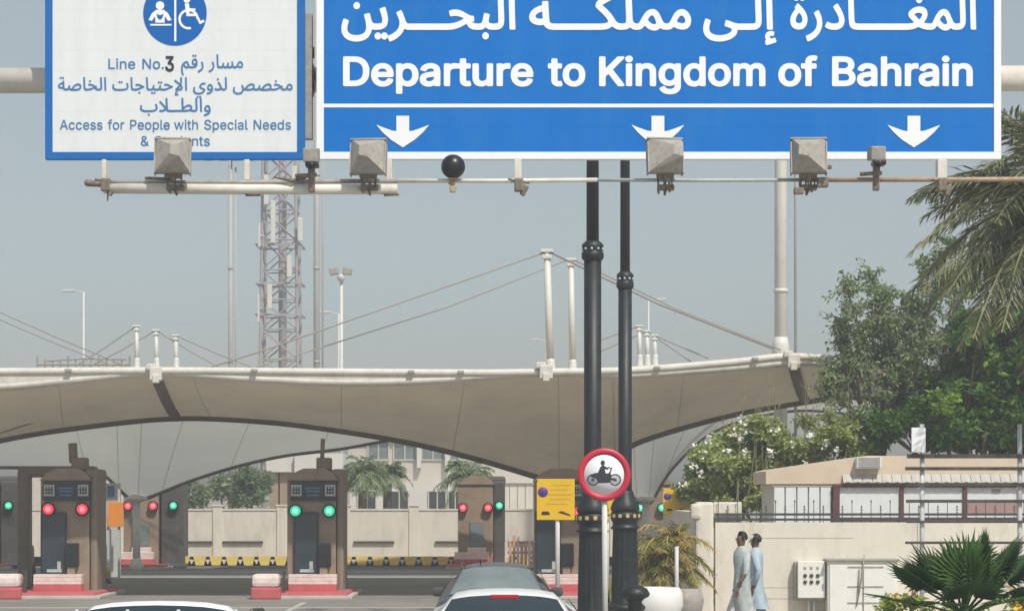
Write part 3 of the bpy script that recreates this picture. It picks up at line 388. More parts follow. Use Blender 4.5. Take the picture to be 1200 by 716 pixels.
65196: [532, [[[170,-13,268,-13,313,-5,350,11,395,47,448,6,508,-13,560,-8,575,2,589,24,589,54,575,76,560,84,508,93,493,101,468,129,386,324,322,437,290,479,215,433,210,422,289,294,329,212,340,159,328,122,290,96,215,87,155,93,73,124,25,47,35,33,80,8]],
 [[195,557,223,550,245,555,276,587,280,609,276,632,245,664,223,669,200,665,178,650,165,632,161,609,166,587]]]],
65197: [367, [[[-3,-237,28,-233,80,-212,183,-147,253,-72,289,-5,308,70,308,153,281,258,234,348,155,312,147,303,191,213,211,153,214,78,195,18,160,-35,120,-72,35,-121,-33,-147,-32,-162]]]],
65204: [850, [[[-6,-12,53,-12,105,1,128,13,158,43,195,5,255,-13,360,-8,398,8,428,35,450,13,480,-4,525,-14,578,-14,623,-6,653,7,683,30,705,60,735,25,765,5,803,-10,848,-15,870,-12,893,1,905,18,910,40,900,69,885,82,803,97,780,112,765,133,743,213,729,348,713,355,645,350,638,344,647,213,645,138,630,107,593,90,525,90,488,108,483,145,499,273,413,292,404,280,377,145,358,108,338,92,315,88,240,93,219,108,212,130,233,258,158,283,143,282,112,168,90,115,60,92,8,87,0,78,-10,-5]]]],
65210: [1352, [[[269,-239,368,-240,428,-230,473,-216,540,-179,571,-149,612,-89,645,22,690,3,758,-14,885,-23,960,-21,1065,-6,1163,30,1253,-3,1350,-15,1373,-12,1395,2,1409,23,1410,53,1396,76,1380,84,1290,92,1244,106,1268,173,1269,233,1250,293,1214,338,1185,359,1148,375,1088,384,1050,382,953,350,863,292,776,211,690,105,655,128,630,165,593,293,503,271,498,256,530,143,542,76,539,8,522,-44,480,-94,428,-123,360,-138,285,-138,210,-120,171,-97,148,-74,127,-29,122,8,130,68,154,151,143,159,68,185,39,113,21,23,23,-37,44,-104,83,-156,135,-197,203,-226],[803,83,796,83,799,91,824,121,898,196,957,241,1013,269,1050,280,1103,280,1133,269,1165,233,1174,196,1164,158,1133,125,1095,106,1050,92,975,82]]]],
65211: [903, [[[388,-25,548,-26,660,-12,715,5,797,50,833,87,853,125,864,162,864,237,856,267,831,312,780,355,720,376,638,375,563,352,480,303,411,245,278,89,240,103,218,132,218,170,236,260,150,284,113,162,95,125,60,95,8,87,0,80,-8,-10,23,-14,90,-4,133,20,165,50,194,20,240,-2,300,-17],[398,76,392,80,420,115,495,191,555,236,615,267,675,277,713,272,744,252,762,230,771,192,764,162,743,131,698,103,653,89,585,78]]]],
65212: [949, [[[388,-25,488,-28,615,-20,705,1,765,26,855,-5,953,-15,975,-10,994,5,1005,20,1008,42,998,71,983,82,842,102,864,162,866,230,846,290,809,335,750,369,713,377,645,376,555,349,473,297,375,208,278,89,240,103,218,132,218,170,236,260,150,284,113,162,95,125,60,95,8,87,0,80,-10,-3,0,-15,90,-4,133,20,165,50,194,20,240,-2,300,-17],[398,76,392,80,420,115,495,191,555,236,615,267,675,277,713,272,744,252,762,230,771,192,764,162,743,131,698,103,653,89,585,78]]]],
65220: [710, [[[-6,-12,308,-9,420,5,510,32,615,-4,713,-15,735,-10,754,3,765,18,770,40,759,70,743,83,610,100,638,168,642,205,631,265,616,295,585,333,525,368,458,379,368,364,293,329,188,247,184,250,166,715,158,724,75,724,65,715,84,130,53,87,8,87,0,78,-10,-5],[180,88,176,93,195,116,270,192,330,237,390,267,450,277,488,272,522,250,541,220,541,175,527,153,473,117,368,94]]]],
65239: [447, [[[-6,-12,120,-12,240,7,300,31,333,55,367,93,386,123,401,168,412,250,409,303,394,378,379,415,343,468,315,491,278,507,240,511,195,503,165,488,128,456,99,415,76,363,65,310,66,258,73,235,96,198,120,176,150,161,195,149,285,150,289,145,263,119,210,98,150,90,8,87,0,78,-10,-5],[210,248,186,258,170,273,163,303,167,333,181,370,203,396,233,409,255,404,278,386,296,355,310,310,313,258,270,246]],
 [[150,595,180,599,196,610,211,633,215,655,210,678,195,697,158,713,135,709,113,694,96,655,100,633,113,613]],
 [[287,595,315,598,333,610,348,633,352,655,336,693,315,709,293,713,270,709,249,693,233,655,237,633,248,615,270,598]]]],
65247: [260, [[[-6,-12,75,-9,135,10,179,48,200,93,208,145,209,213,189,715,180,724,98,724,88,715,106,130,98,109,83,96,4,85,-9,3]]]],
65250: [562, [[[71,-400,85,-401,165,-378,123,-183,103,-48,110,50,130,108,138,106,184,50,228,14,272,-10,318,-24,355,-28,400,-19,460,21,513,-8,565,-15,599,-3,618,20,621,42,610,72,595,83,535,95,513,112,487,155,424,312,400,345,363,368,333,372,288,364,232,342,172,305,87,222,47,162,25,114,3,27,1,-48,31,-243],[333,78,265,114,228,151,201,192,243,232,310,262,333,257,349,237,396,110,395,95,383,80,363,74]]]],
65251: [525, [[[-6,-12,30,-14,83,-1,113,18,143,48,210,13,300,-9,368,-4,413,18,437,40,463,85,475,160,461,235,428,298,375,347,330,365,270,364,218,340,162,280,96,153,71,115,53,98,8,87,0,78,-10,-5],[308,92,248,104,190,130,240,228,269,258,293,265,323,259,353,232,373,198,383,153,377,123,367,108,338,94]]]],
65261: [447, [[[52,-237,130,-228,190,-211,250,-184,295,-154,333,-117,364,-72,384,-27,398,33,402,93,390,190,372,243,346,288,325,311,288,336,228,347,183,338,160,327,115,289,74,220,59,168,54,115,64,63,82,33,121,3,153,-10,205,-17,273,-14,279,-20,252,-57,205,-93,145,-117,33,-142],[198,85,175,93,160,108,153,138,156,168,175,213,190,230,213,243,237,243,269,220,290,183,304,93,258,82]]]],
65265: [760, [[[277,-428,315,-426,332,-413,346,-391,345,-349,315,-317,293,-312,270,-316,248,-331,234,-353,232,-376,238,-398,249,-413]],
 [[414,-428,450,-427,469,-413,483,-391,487,-368,481,-346,450,-316,428,-312,405,-316,385,-331,371,-353,369,-376,375,-398,390,-417]],
 [[299,-241,390,-239,495,-216,585,-174,644,-128,672,-98,703,-46,715,-8,713,37,698,65,645,103,503,167,478,187,472,202,483,239,503,266,533,292,570,314,630,327,715,307,753,382,746,397,705,417,660,427,600,427,563,419,510,395,473,369,428,325,395,277,380,239,372,187,377,157,393,127,443,85,578,28,600,13,607,-1,593,-38,563,-71,518,-100,458,-124,375,-138,300,-139,225,-124,166,-91,136,-53,122,7,129,67,154,149,149,157,75,186,62,179,32,89,21,22,22,-38,45,-110,83,-161,143,-203,210,-228]]]],
65268: [373, [[[101,-201,120,-203,143,-196,158,-185,170,-164,174,-141,168,-119,157,-104,135,-89,113,-85,90,-91,72,-104,58,-126,56,-149,62,-171,75,-189]],
 [[238,-201,278,-198,294,-186,307,-164,311,-141,305,-119,293,-102,270,-88,248,-86,225,-92,209,-104,195,-126,193,-149,199,-171,210,-187]],
 [[-3,-14,113,-5,160,16,188,39,218,12,240,1,300,-12,375,-15,398,-10,415,1,427,16,433,39,423,69,405,83,300,92,255,106,245,121,244,159,264,271,255,278,173,292,167,286,139,159,123,121,105,103,83,94,3,84,-10,-6]]]],
65273: [582, [[[91,-310,183,-291,288,-255,289,-243,270,-190,198,-209,168,-191,151,-168,151,-145,168,-132,235,-131,243,-69,205,-58,160,-60,115,-79,92,-100,79,-130,75,-160,85,-200,105,-228,78,-242,75,-250]],
 [[105,-3,115,-10,348,-10,408,-4,475,25,509,65,527,132,519,185,498,231,439,312,473,417,484,507,481,620,468,721,367,710,383,537,371,425,355,386,93,591,78,587,31,522,37,507,228,365,314,290,235,194,107,87],[273,92,268,95,334,155,385,216,393,216,431,155,432,132,421,110,385,94]]]],
65275: [582, [[[109,-7,340,-10,408,-4,475,25,511,68,525,113,520,180,497,233,438,308,467,390,483,487,483,600,468,721,378,714,365,705,383,533,372,428,355,386,93,591,78,587,33,523,33,510,315,293,237,195,108,87],[273,95,337,158,385,216,393,216,430,158,432,135,423,111,385,94]]]],
65276: [599, [[[103,-12,190,-13,280,7,333,34,393,90,400,91,410,63,430,33,453,14,498,-5,603,-15,625,-10,654,18,656,55,640,77,625,85,528,98,512,108,500,130,492,198,472,715,468,722,378,724,370,715,383,348,375,273,370,270,224,445,100,569,85,566,30,505,211,318,285,228,329,160,288,123,228,99,153,90,55,94,40,3,48,-4]]]],
32: [260, []],
},
}
_gc = {}
def glyph_mesh(st, ch):
    k = (st, ch)
    if k in _gc: return _gc[k]
    adv, groups = GLYPHS[st][ord(ch)]; vs = []; fs = []
    for g_ in groups:
        loops = [[Vector((lp[i]/1000, lp[i+1]/1000, 0)) for i in range(0, len(lp), 2)] for lp in g_]
        o_ = len(vs); vs += [(v.x, v.y) for lp in loops for v in lp]
        fs += [tuple(o_+i for i in tri) for tri in tessellate_polygon(loops)]
    _gc[k] = (adv/1000, (vs, fs)); return _gc[k]
def lettering(text, st, x0, x1, base, em, plane, m, parent, name='lettering', track=0):
    """one line of print between photo columns x0..x1 with its baseline at row base, on the face at distance plane"""
    pen = 0; items = []; lo = 9; hi = -9
    for ch in text:
        adv, (vs, fs) = glyph_mesh(st, ch)
        if vs:
            items.append((pen, vs, fs)); lo = min(lo, pen+min(v[0] for v in vs)); hi = max(hi, pen+max(v[0] for v in vs))
        pen += adv+track
    sx = (x1-x0)/(hi-lo); b = MB()
    for i, (p, vs, fs) in enumerate(items):
        q = [b.bm.verts.new(U(x0+(p+v[0]-lo)*sx, base-v[1]*em, plane-.0006*(i % 3))) for v in vs]
        for f in fs:
            try: b.bm.faces.new([q[k] for k in f])
            except ValueError: pass
    return b.build(name, m, parent)
AF = {'ا':(0xFE8D,0xFE8E,0,0),'إ':(0xFE87,0xFE88,0,0),'ب':(0xFE8F,0xFE90,0xFE91,0xFE92),'ة':(0xFE93,0xFE94,0,0),'ت':(0xFE95,0xFE96,0xFE97,0xFE98),'ج':(0xFE9D,0xFE9E,0xFE9F,0xFEA0),'ح':(0xFEA1,0xFEA2,0xFEA3,0xFEA4),'خ':(0xFEA5,0xFEA6,0xFEA7,0xFEA8),'د':(0xFEA9,0xFEAA,0,0),'ذ':(0xFEAB,0xFEAC,0,0),'ر':(0xFEAD,0xFEAE,0,0),'س':(0xFEB1,0xFEB2,0xFEB3,0xFEB4),'ص':(0xFEB9,0xFEBA,0xFEBB,0xFEBC),'ط':(0xFEC1,0xFEC2,0xFEC3,0xFEC4),'غ':(0xFECD,0xFECE,0xFECF,0xFED0),'ق':(0xFED5,0xFED6,0xFED7,0xFED8),'ك':(0xFED9,0xFEDA,0xFEDB,0xFEDC),'ل':(0xFEDD,0xFEDE,0xFEDF,0xFEE0),'م':(0xFEE1,0xFEE2,0xFEE3,0xFEE4),'ن':(0xFEE5,0xFEE6,0xFEE7,0xFEE8),'و':(0xFEED,0xFEEE,0,0),'ى':(0xFEEF,0xFEF0,0,0),'ي':(0xFEF1,0xFEF2,0xFEF3,0xFEF4),'\ue000':(0xFEFB,0xFEFC,0,0),'\ue001':(0xFEF9,0xFEFA,0,0)}
def arabic(s):
    s = s.replace('لإ', '\ue001').replace('لا', '\ue000'); out = []
    for i, c in enumerate(s):
        if c in ' ـ': out.append(c); continue
        p = s[i-1] if i else ' '; n = s[i+1] if i+1 < len(s) else ' '
        jp = p == 'ـ' or (p in AF and AF[p][2]); jn = (n == 'ـ' or n in AF) and AF[c][2]
        out.append(chr(AF[c][3 if jp and jn else 1 if jp else 2 if jn else 0]))
    return ''.join(reversed(out))

# ================================================================ SETTING
g = MB(); g.poly([(-3000, -300, 0), (3000, -300, 0), (3000, 5000, 0), (-3000, 5000, 0)])
struct(g.build('ground', M['ground']))
g = MB(); g.poly([(-60, -40, .004), (.95, -40, .004), (.95, 47, .004), (14, 52, .004), (14, 69.6, .004), (-60, 69.6, .004)])
struct(g.build('road', M['asphalt']))
g = MB(); g.prism([(.95, -.05), (.95, .12), (1.11, .12), (1.11, -.05)], -20, 46); struct(g.build('kerb', M['kerb']))
g = MB(); g.bx((1.112, -20, -.05), (16, 46, .116)); struct(g.build('pavement', M['paving']))
for X in (-1.35, -4.45, -7.6):
    b = MB()
    for y in range(8, 46, 9): b.bx((X-.06, y, .003), (X+.06, y+3.5, .009))
    struct(b.build('lane_marking', M['line']))
b = MB()
b.prism([(-30, .0), (-30, .01), (5, .01), (5, .0)], 45.2, 45.4); struct(b.build('stop_line', M['line']))
b = MB(); b.bx((-11, 61.6, .003), (-1, 62.3, .009)); b.bx((-17, 66.2, .003), (2, 66.8, .009)); struct(b.build('edge_line', M['line']))

# ================================================================ GANTRY AND SIGNS
DS = 21.3
gan = thing('sign_gantry', 'cream painted steel gantry pipe spanning the road behind the two overhead signs', 'gantry', (0, 21.75, 0))
b = MB().tube([U(-90, 95, 21.8), U(1330, 92, 21.8)], .125, 20); b.build('crossbeam', M['creampipe'], gan)
for px in (-90, 1330):
    q = U(px, 95, 21.8); b = MB().tube([(q.x, 21.8, 0), (q.x, 21.8, q.z+.4)], .16, 18); b.box((q.x, 21.8, .02), (.7, .7, .04)); b.build('upright', M['creampipe'], gan)
for px in (70, 362, 386, 1160):
    b = MB(); q = U(px, 95, 21.62); b.bx((q.x-.05, 21.38, q.z-.6), (q.x+.05, 21.5, q.z+.6)); b.bx((q.x-.05, 21.5, q.z-.16), (q.x+.05, 21.66, q.z+.16), .02); b.build('clamp_bracket', M['lampgrey'], gan)
b = MB()
for py in (62, 88, 104): b.lathe(U(362, py, 21.55), [(.0, -.05), (.055, -.05), (.055, .05), (.0, .05)], 12, 'Z')
b.build('fixing_bolt', M['grime'], gan)

def arrow(px, parent):
    P = [(-7.5, 136), (7.5, 136), (7.5, 154), (12, 153.5), (22, 150), (31, 146.5), (24, 155), (14, 164), (0, 173)]
    pts = P+[(-a, c) for a, c in reversed(P[2:-1])]
    b = MB(); b.poly([U(px+a, c, DS-.006) for a, c in pts]); b.build('arrow', M['letwhite'], parent)

bs = thing('road_sign', 'large blue overhead sign reading Departure to Kingdom of Bahrain with three down arrows', 'road sign', U(771, 187, DS))
def framed(parent, x0, x1, y0, y1, bw, rim, face, seams):
    """panel with a raised rim and a face built of horizontal boards"""
    for a, c in (((x0, y0), (x1, y0+bw)), ((x0, y1-bw), (x1, y1)), ((x0, y0+bw), (x0+bw, y1-bw)), ((x1-bw, y0+bw), (x1, y1-bw))):
        p = U(*a, DS); q = U(*c, DS); MB().bx((p.x, DS-.012, p.z), (q.x, DS+.07, q.z), .004).build('rim', rim, parent)
    ys = seams
    for i in range(len(ys)-1):
        p = U(x0+bw, ys[i], DS); q = U(x1-bw, ys[i+1], DS)
        MB().bx((p.x+.001, DS, p.z-.0003), (q.x-.001, DS+.035, q.z+.0003)).build('plank', face, parent)
    p = U(x0+bw, y0+bw, DS); q = U(x1-bw, y1-bw, DS); MB().bx((p.x, DS+.037, p.z), (q.x, DS+.05, q.z)).build('backing', M['greylit'], parent)
framed(bs, 371, 1173, -92, 187, 8.5, M['letwhite'], M['signblue'], [-83.5+i*29.11 for i in range(10)])
b = MB(); p = U(379.5, 122, DS); q = U(1164.5, 126.3, DS); b.bx((p.x, DS-.004, p.z), (q.x, DS-.0005, q.z)); b.build('divider_line', M['letwhite'], bs)
for px in (472, 771, 1071): arrow(px, bs)
lettering('Departure', 'B', 402, 625, 100, 63, DS-.004, M['letwhite'], bs)
lettering('to', 'B', 642, 686, 100, 63, DS-.004, M['letwhite'], bs)
lettering('Kingdom', 'B', 702, 897, 100, 63, DS-.004, M['letwhite'], bs)
lettering('of', 'B', 912, 958, 100, 63, DS-.004, M['letwhite'], bs)
lettering('Bahrain', 'B', 975, 1140, 100, 63, DS-.004, M['letwhite'], bs)
for wd, x0, x1 in (('المغــــادرة', 926, 1144), ('إلـى', 824, 910), ('مملكـــة', 620, 810), ('البحـــرين', 400, 604)):
    lettering(arabic(wd), 'AB', x0, x1, 34, 60, DS-.004, M['letwhite'], bs)

ws = thing('road_sign', 'white overhead sign with blue rim for people with special needs and students', 'road sign', U(205, 187, DS))
framed(ws, 53, 357, -92, 187, 8.5, M['signrim'], M['signwhite'], [-83.5+i*23.82 for i in range(12)])
b = MB(); c = U(205, 16, DS-.004); b.poly([(c.x+.305*math.cos(a*R(5)), DS-.004, c.z+.31*math.sin(a*R(5))) for a in range(72)]); b.build('pictogram_disc', M['disc'], ws)
PD = DS-.0065
def flat(pts, d=PD): return [U(a, c, d) for a, c in pts]
b = MB(); b.poly(flat([(204.2, -12), (206.6, -12), (206.6, 49), (204.2, 49)]))
# reading figure
b.poly(flat([(187.5+5*math.cos(a*R(20)), 7+5*math.sin(a*R(20))) for a in range(18)]))
b.poly(flat([(183, 12), (192, 12), (197, 16), (201, 24), (197, 25), (193, 19.5), (193, 27), (182, 27), (182, 19.5), (178, 25), (174, 24), (178, 16)]))
b.poly(flat([(176, 28.5), (201, 28.5), (201, 30.5), (176, 30.5)]))
b.build('reading_symbol', M['letwhite'], ws)
b = MB(); b.poly(flat([(183.5, 16.5), (187.5, 18.5), (191.5, 16.5), (190.5, 21.5), (187.5, 24), (184.5, 21.5)], PD-.001)); b.build('book_symbol', M['disc'], ws)
# wheelchair symbol
b = MB(); b.poly(flat([(219+4*math.cos(a*R(20)), 0+4*math.sin(a*R(20))) for a in range(18)]))
b.poly(flat([(216.5, 4.5), (221.5, 4.5), (222, 10), (229, 10.5), (229, 13), (222, 13.5), (222.2, 16.5), (231, 16.5), (235, 25), (238.5, 23.5), (240, 26), (234, 29), (229.5, 19.5), (218.5, 19.5)]))
ring = []; n = 30
for k in range(n+1):
    a = R(-75)+k/n*R(-285) ; ring.append((math.cos(a), -math.sin(a)))
for k in range(n):
    (c0, s0), (c1, s1) = ring[k], ring[k+1]
    b.poly(flat([(221+12*c0, 23+12*s0), (221+12*c1, 23+12*s1), (221+9.2*c1, 23+9.2*s1), (221+9.2*c0, 23+9.2*s0)], PD-.0005))
b.build('wheelchair_symbol', M['letwhite'], ws)
LB = M['letblue']
lettering('Line No.', 'R', 127, 192, 81, 23, DS-.004, LB, ws)
lettering('3', 'B', 193.5, 204, 83.5, 33, DS-.004, M['letblack'], ws)
lettering(arabic('مسار رقم'), 'AR', 212, 285, 80, 22, DS-.004, LB, ws)
lettering(arabic('مخصص لذوي الإحتياجات الخاصة'), 'AR', 68, 343, 106, 21, DS-.004, LB, ws)
lettering(arabic('والطــلاب'), 'AR', 164, 247, 131, 22, DS-.004, LB, ws)
lettering('Access for People', 'R', 70, 199, 152, 22, DS-.004, LB, ws)
lettering('with Special Needs', 'R', 204, 341, 152, 22, DS-.004, LB, ws)
lettering('& Students', 'R', 165, 246, 171, 22, DS-.004, LB, ws)

# lighting rail below the signs
DR = 20.6
rl = thing('lighting_rail', 'thin steel rail under the signs, cream at left and rusty at right', 'rail', U(600, 212, DR))
def rail(x0, y0, x1, y1, r, m, name='pipe', n=10, d=DR): MB().tube([U(x0, y0, d), U((x0+x1)/2, (y0+y1)/2+.6, d), U(x1, y1, d)], r, n).build(name, m, rl)
rail(122, 221, 466, 222, .048, M['creampipe'], 'pipe', 14)
rail(104, 214.5, 470, 212, .022, M['lampgrey'], 'pipe', 8, DR+.05)
rail(466, 212, 700, 211, .020, M['creampipe'])
rail(700, 211, 945, 211, .017, M['palepipe'])
rail(945, 211, 1330, 209, .022, M['rust'])
rail(-120, 214.5, -40, 214.5, .03, M['creampipe'])
for px in (123, 290, 456, 607, 1103):
    b = MB(); p = U(px-4, 187, DR+.08); q = U(px+4, 213, DR+.2); b.bx((p.x, p.y, p.z), (q.x, q.y, q.z), .006)
    b.build('hanger', M['creampipe'], rl)
for px in (123, 607, 1103):
    b = MB(); p = U(px+1, 217, DR-.01); b.box(p, (.085, .11, .12), bev=.015); b.box(p+Vector((.05, 0, -.05)), (.05, .06, .1), Matrix.Rotation(.5, 3, 'Y'), bev=.01)
    b.tube([p+Vector((-.1, 0, .05)), p+Vector((.1, 0, .02))], .014, 6); b.build('rail_clamp', M['grime'], rl)
b = MB().tube([U(103, 215, DR), U(128, 216, DR)], .03, 8); b.ball(U(103, 214.5, DR), .035); b.tube([U(127, 222, DR), U(126, 236, DR)], [.012, .006], 5); b.build('pipe_end', M['grime'], rl)
b = MB().tube([U(322, 208, DR-.04), U(343, 212, DR-.06), U(356, 208, DR-.04), U(366, 204, DR)], [.008, .02, .022, .01], 7); b.tube([U(450, 228, DR), U(468, 228, DR)], [.02, .012], 6); b.tube([U(288, 228, DR), U(305, 229, DR)], [.02, .01], 6)
b.tube([U(170, 209, DR-.05), U(203, 210, DR-.05)], .016, 6); b.build('loose_cable', M['grime'], rl)

def floodlight(px, py, label, tilt, cut):
    DL = DR-.22; o = U(px, py, DL)
    t = thing('floodlight', label, 'floodlight', U(px, 212, DL), 'floodlights under the overhead signs')
    b = MB(); w = .158; rot = Matrix.Rotation(R(tilt), 3, 'Z') @ Matrix.Rotation(R(-12), 3, 'X')
    def T(x, y, z): return o+rot @ Vector((x, y, z))
    # stepped hip-shaped rear housing, apex off centre
    fr = [(-w, .08, -w), (w, .08, -w), (w*.96, .08, w), (-w*.96, .08, w)]
    md = [(-w, 0, -w), (w, 0, -w), (w*.96, 0, w), (-w*.96, 0, w)]
    ap = [(cut-.035, -.12, -.03), (cut+.05, -.12, -.05), (cut+.05, -.12, .07), (cut-.03, -.12, .06)]
    A = [b.bm.verts.new(T(*p)) for p in fr]; B_ = [b.bm.verts.new(T(*p)) for p in md]; D = [b.bm.verts.new(T(*p)) for p in ap]
    for P, Q in ((A, B_), (B_, D)):
        for k in range(4): b.bm.faces.new((P[k], P[(k+1) % 4], Q[(k+1) % 4], Q[k]))
    b.bm.faces.new(D); b.bm.faces.new(A[::-1])
    hs_ = b.build('housing', M['lampgrey'], t)
    b = MB()
    for sx in (-1, 1): b.box(T(sx*w*1.02, .04, -.02), (.012, .10, .30), rot)
    b.box(T(0, .04, w*1.02), (2*w*1.05, .11, .014), rot); b.build('housing_frame', M['lampgrey'], t)
    b = MB(); z0 = o.z-w; zr = U(px, 212, DL).z
    b.tube([(o.x, DL+.02, z0+.03), (o.x, DL+.04, zr)], .022, 8)
    for dx, dp in ((-.062, .085), (.008, .10), (.066, .07)):
        b.tube([(o.x+dx, DL+.12, zr+.06), (o.x+dx, DL+.10, zr-dp+.02), (o.x+dx*.8, DL+.22, zr-dp), (o.x+dx*.8, DL+.28, zr+.04)], .011, 6)
    b.box((o.x+.01, DL+.13, zr-.045), (.16, .06, .055), bev=.015); b.box((o.x, DL+.06, zr+.055), (.16, .08, .05), bev=.01)
    b.build('yoke', M['grime'], t)
    return t
floodlight(202, 182, 'grey box floodlight below the white sign with a slanted shaded face', 4, .02)
floodlight(431, 183, 'grey pyramid backed floodlight under the left arrow of the blue sign', -6, -.03)
floodlight(780, 182, 'grey floodlight hiding the tip of the middle arrow', 7, .09)
f4 = floodlight(948, 182, 'rust stained floodlight between the middle and right arrows', -2, -.07)
for p, sz in ((U(964, 214, DR-.15), (.10, .09, .09)), (U(969, 196, DR-.1), (.09, .06, .035)), (U(936, 224, DR-.15), (.09, .08, .06))): MB().box(p, sz, bev=.01).build('junction_box', M['grime'], f4)

def camera_box(px, py, lab):
    t = thing('camera', lab, 'camera', U(px, 212, DR-.1), 'small cameras on the rail'); o = U(px, py, DR-.15)
    b = MB().box(o+Vector((0, 0, .03)), (.135, .26, .13), Matrix.Rotation(R(8), 3, 'X'), bev=.012); b.build('casing', M['lampgrey'], t)
    b = MB().box(o+Vector((.012, -.05, -.065)), (.12, .16, .05), bev=.015); b.ball(o+Vector((.01, -.1, -.075)), .035, sub=2); b.build('lens_shroud', M['black'], t)
    b = MB().box(o+Vector((0, 0, -.13)), (.06, .07, .10), bev=.01); b.tube([o+Vector((-.15, 0, -.16)), o+Vector((.05, 0, -.15))], .02, 6); b.box(o+Vector((0, .02, -.24)), (.06, .06, .14), bev=.015); b.build('bracket', M['grime'], t)
camera_box(365, 186, 'small grey camera box in the gap between the two signs')
camera_box(1027, 184, 'small grey camera box under the right end of the blue sign')
gl = thing('dome_lamp', 'black round globe standing on the thin rail left of centre', 'globe lamp', U(531, 212, DR-.05))
o = U(531, 195.5, DR-.05); MB().ball(o, .112, sub=4).build('globe', M['black'], gl)
b = MB().box(o+Vector((0, 0, -.115)), (.09, .07, .02), bev=.006); b.tube([o+Vector((0, 0, -.11)), o+Vector((-.005, 0, -.19))], .02, 8); b.box(o+Vector((-.005, 0, -.21)), (.055, .05, .06), bev=.012)
b.tube([o+Vector((-.04, 0, -.15)), o+Vector((.03, 0, -.2))], .012, 6); b.build('stem', M['rust'], gl)

# ================================================================ TOLL CANOPIES
A_PTS = [(-330,462,-300,575),(-150,460,-120,545),(0,456,0,514),(90,448,100,498),(183,440,207,488),(300,447,310,492),(400,451,400,503),(500,449,482,517),(570,444,560,536),(640,440,640,560),(690,441,692,577),(722,442,724,540),(748,442,746,517),(860,434,850,486),(930,428,944,469),(990,429,1000,463),(1062,432,1068,470)]
can = thing('toll_canopy', 'front brown tent canopy on white beams reaching across the toll lanes', 'canopy', (0, 48, 0))
DA0, DA1 = 48.0, 55.0
colsA = spline([(a, b_, c, d) for a, b_, c, d in A_PTS], 8)
def sweep(cols, d0, d1, nv=12, sag=.12):
    rows = []
    for j in range(nv+1):
        v = j/nv; r = []
        for (ut, yt, ub, yb) in cols:
            p = U(ut, yt, d0); q = U(ub, yb, d1); m_ = p.lerp(q, v); m_.z -= sag*math.sin(math.pi*v)
            m_.z += (q.z-p.z)*(v**1.5-v)*.5
            r.append(m_)
        rows.append(r)
    return rows
rowsA = sweep(colsA, DA0, DA1)
MB().grid(rowsA).build('membrane', M['membrane'], can, fixn=False)
bot = rowsA[-1]
back = [Vector((p.x*1.02, 58.6, 4.9)) for p in bot]
MB().grid([bot, [a.lerp(b_, .5)-Vector((0, 0, .1)) for a, b_ in zip(bot, back)], back]).build('rear_membrane', M['membrane'], can, fixn=False)
MB().tube([p+Vector((0, -.02, -.04)) for p in bot], .08, 8).build('hem', M['rim'], can)
MB().tube([p for p in back], .1, 8).build('rear_beam', M['mast'], can)
for i in range(9, len(bot)-4, 13):
    MB().tube([r[i]+Vector((0, -.012, 0)) for r in rowsA], .006, 5).build('stitch_line', M['seam2'], can)
def seam_at(i, w):
    return MB().tube([r[i]+Vector((0, -.03, -.03)) for r in rowsA], [w*.7]+[w]*11+[w*.8], 8).build('seam', M['seam'], can)
seam_at(4*8, .13); seam_at(14*8, .13)
# beams: lower follows the fabric edge, upper runs straight
MB().tube([p+Vector((0, -.08, .055)) for p in rowsA[0]], .085, 10).build('beam', M['cream'], can)
upp = spline([(-330,436),(0,435.5),(183,434.5),(400,436),(560,437),(640,436),(740,434),(860,424.5),(920,418),(985,421),(1062,423)], 6)
MB().tube([U(a, c, DA0-.12) for a, c in upp], .085, 10).build('beam', M['cream'], can)
ft = []; fb = []
import bisect
def interp(pts, x, k=1):
    for i in range(len(pts)-1):
        if pts[i][0] <= x <= pts[i+1][0]:
            t = (x-pts[i][0])/(pts[i+1][0]-pts[i][0]+1e-9); return pts[i][k]*(1-t)+pts[i+1][k]*t
    return pts[-1][k]
for k in range(140):
    x = -320+k*9.9; ft.append(U(x, interp(upp, x)-1, DA0-.15)); fb.append(U(x, interp([(c[0], c[1]) for c in colsA], x)-1, DA0-.15))
MB().grid([ft, fb]).build('fascia', M['cream'], can, fixn=False)
for px in (80, 298, 482, 540, 770, 885):
    y = interp(upp, px); b = MB().box(U(px, y-1, DA0-.22), (.14, .1, .07), bev=.015); b.build('beam_clamp', M['lampgrey'], can)
for px, yy, s_ in ((183, 436, 1), (640, 434, 1.1), (930, 421, 1)):
    b = MB().box(U(px, yy+2, DA0-.2), (.26*s_, .22, .30), bev=.03); b.box(U(px, yy+8, DA0-.25), (.14, .2, .18), bev=.02); b.box(U(px-6, yy-6, DA0-.2), (.2*s_, .15, .14), bev=.03); b.build('corner_bracket', M['cream'], can)
def mast(px0, y0, px1, y1, d, r, parent, top=True):
    b = MB().tube([U(px0, y0, d), U(px1, y1, d)], [r*.85, r], 12)
    if top:
        q = U(px0, y0, d); b.box(q, (r*3.2, r*2.2, r*.8), bev=.01); b.box(q+Vector((0, 0, -r*1.6)), (r*2.4, r*2.4, r*1.0), bev=.02)
    q = U(px1, y1, d); b.lathe(q, [(r*1.7, -.1), (r*1.7, 0), (r*1.3, .05), (r*1.2, .25), (r, .32)], 12)
    b.build('mast', M['mast'], parent)
mast(641, 294, 645, 436, 54, .095, can); mast(669, 304, 671, 436, 57, .085, can)
for (a, c, e, f_, d, r) in ((641,295,-40,520,54,.022),(669,303,380,406,57,.02),(380,406,180,455,57,.02),(641,294,905,408,54,.028),(669,303,915,410,57,.02)):
    MB().tube([U(a, c, d), (U(a, c, d)+U(e, f_, d-1))/2-Vector((0, 0, .12)), U(e, f_, d-1)], r, 6).build('cable', M['cable'], can)
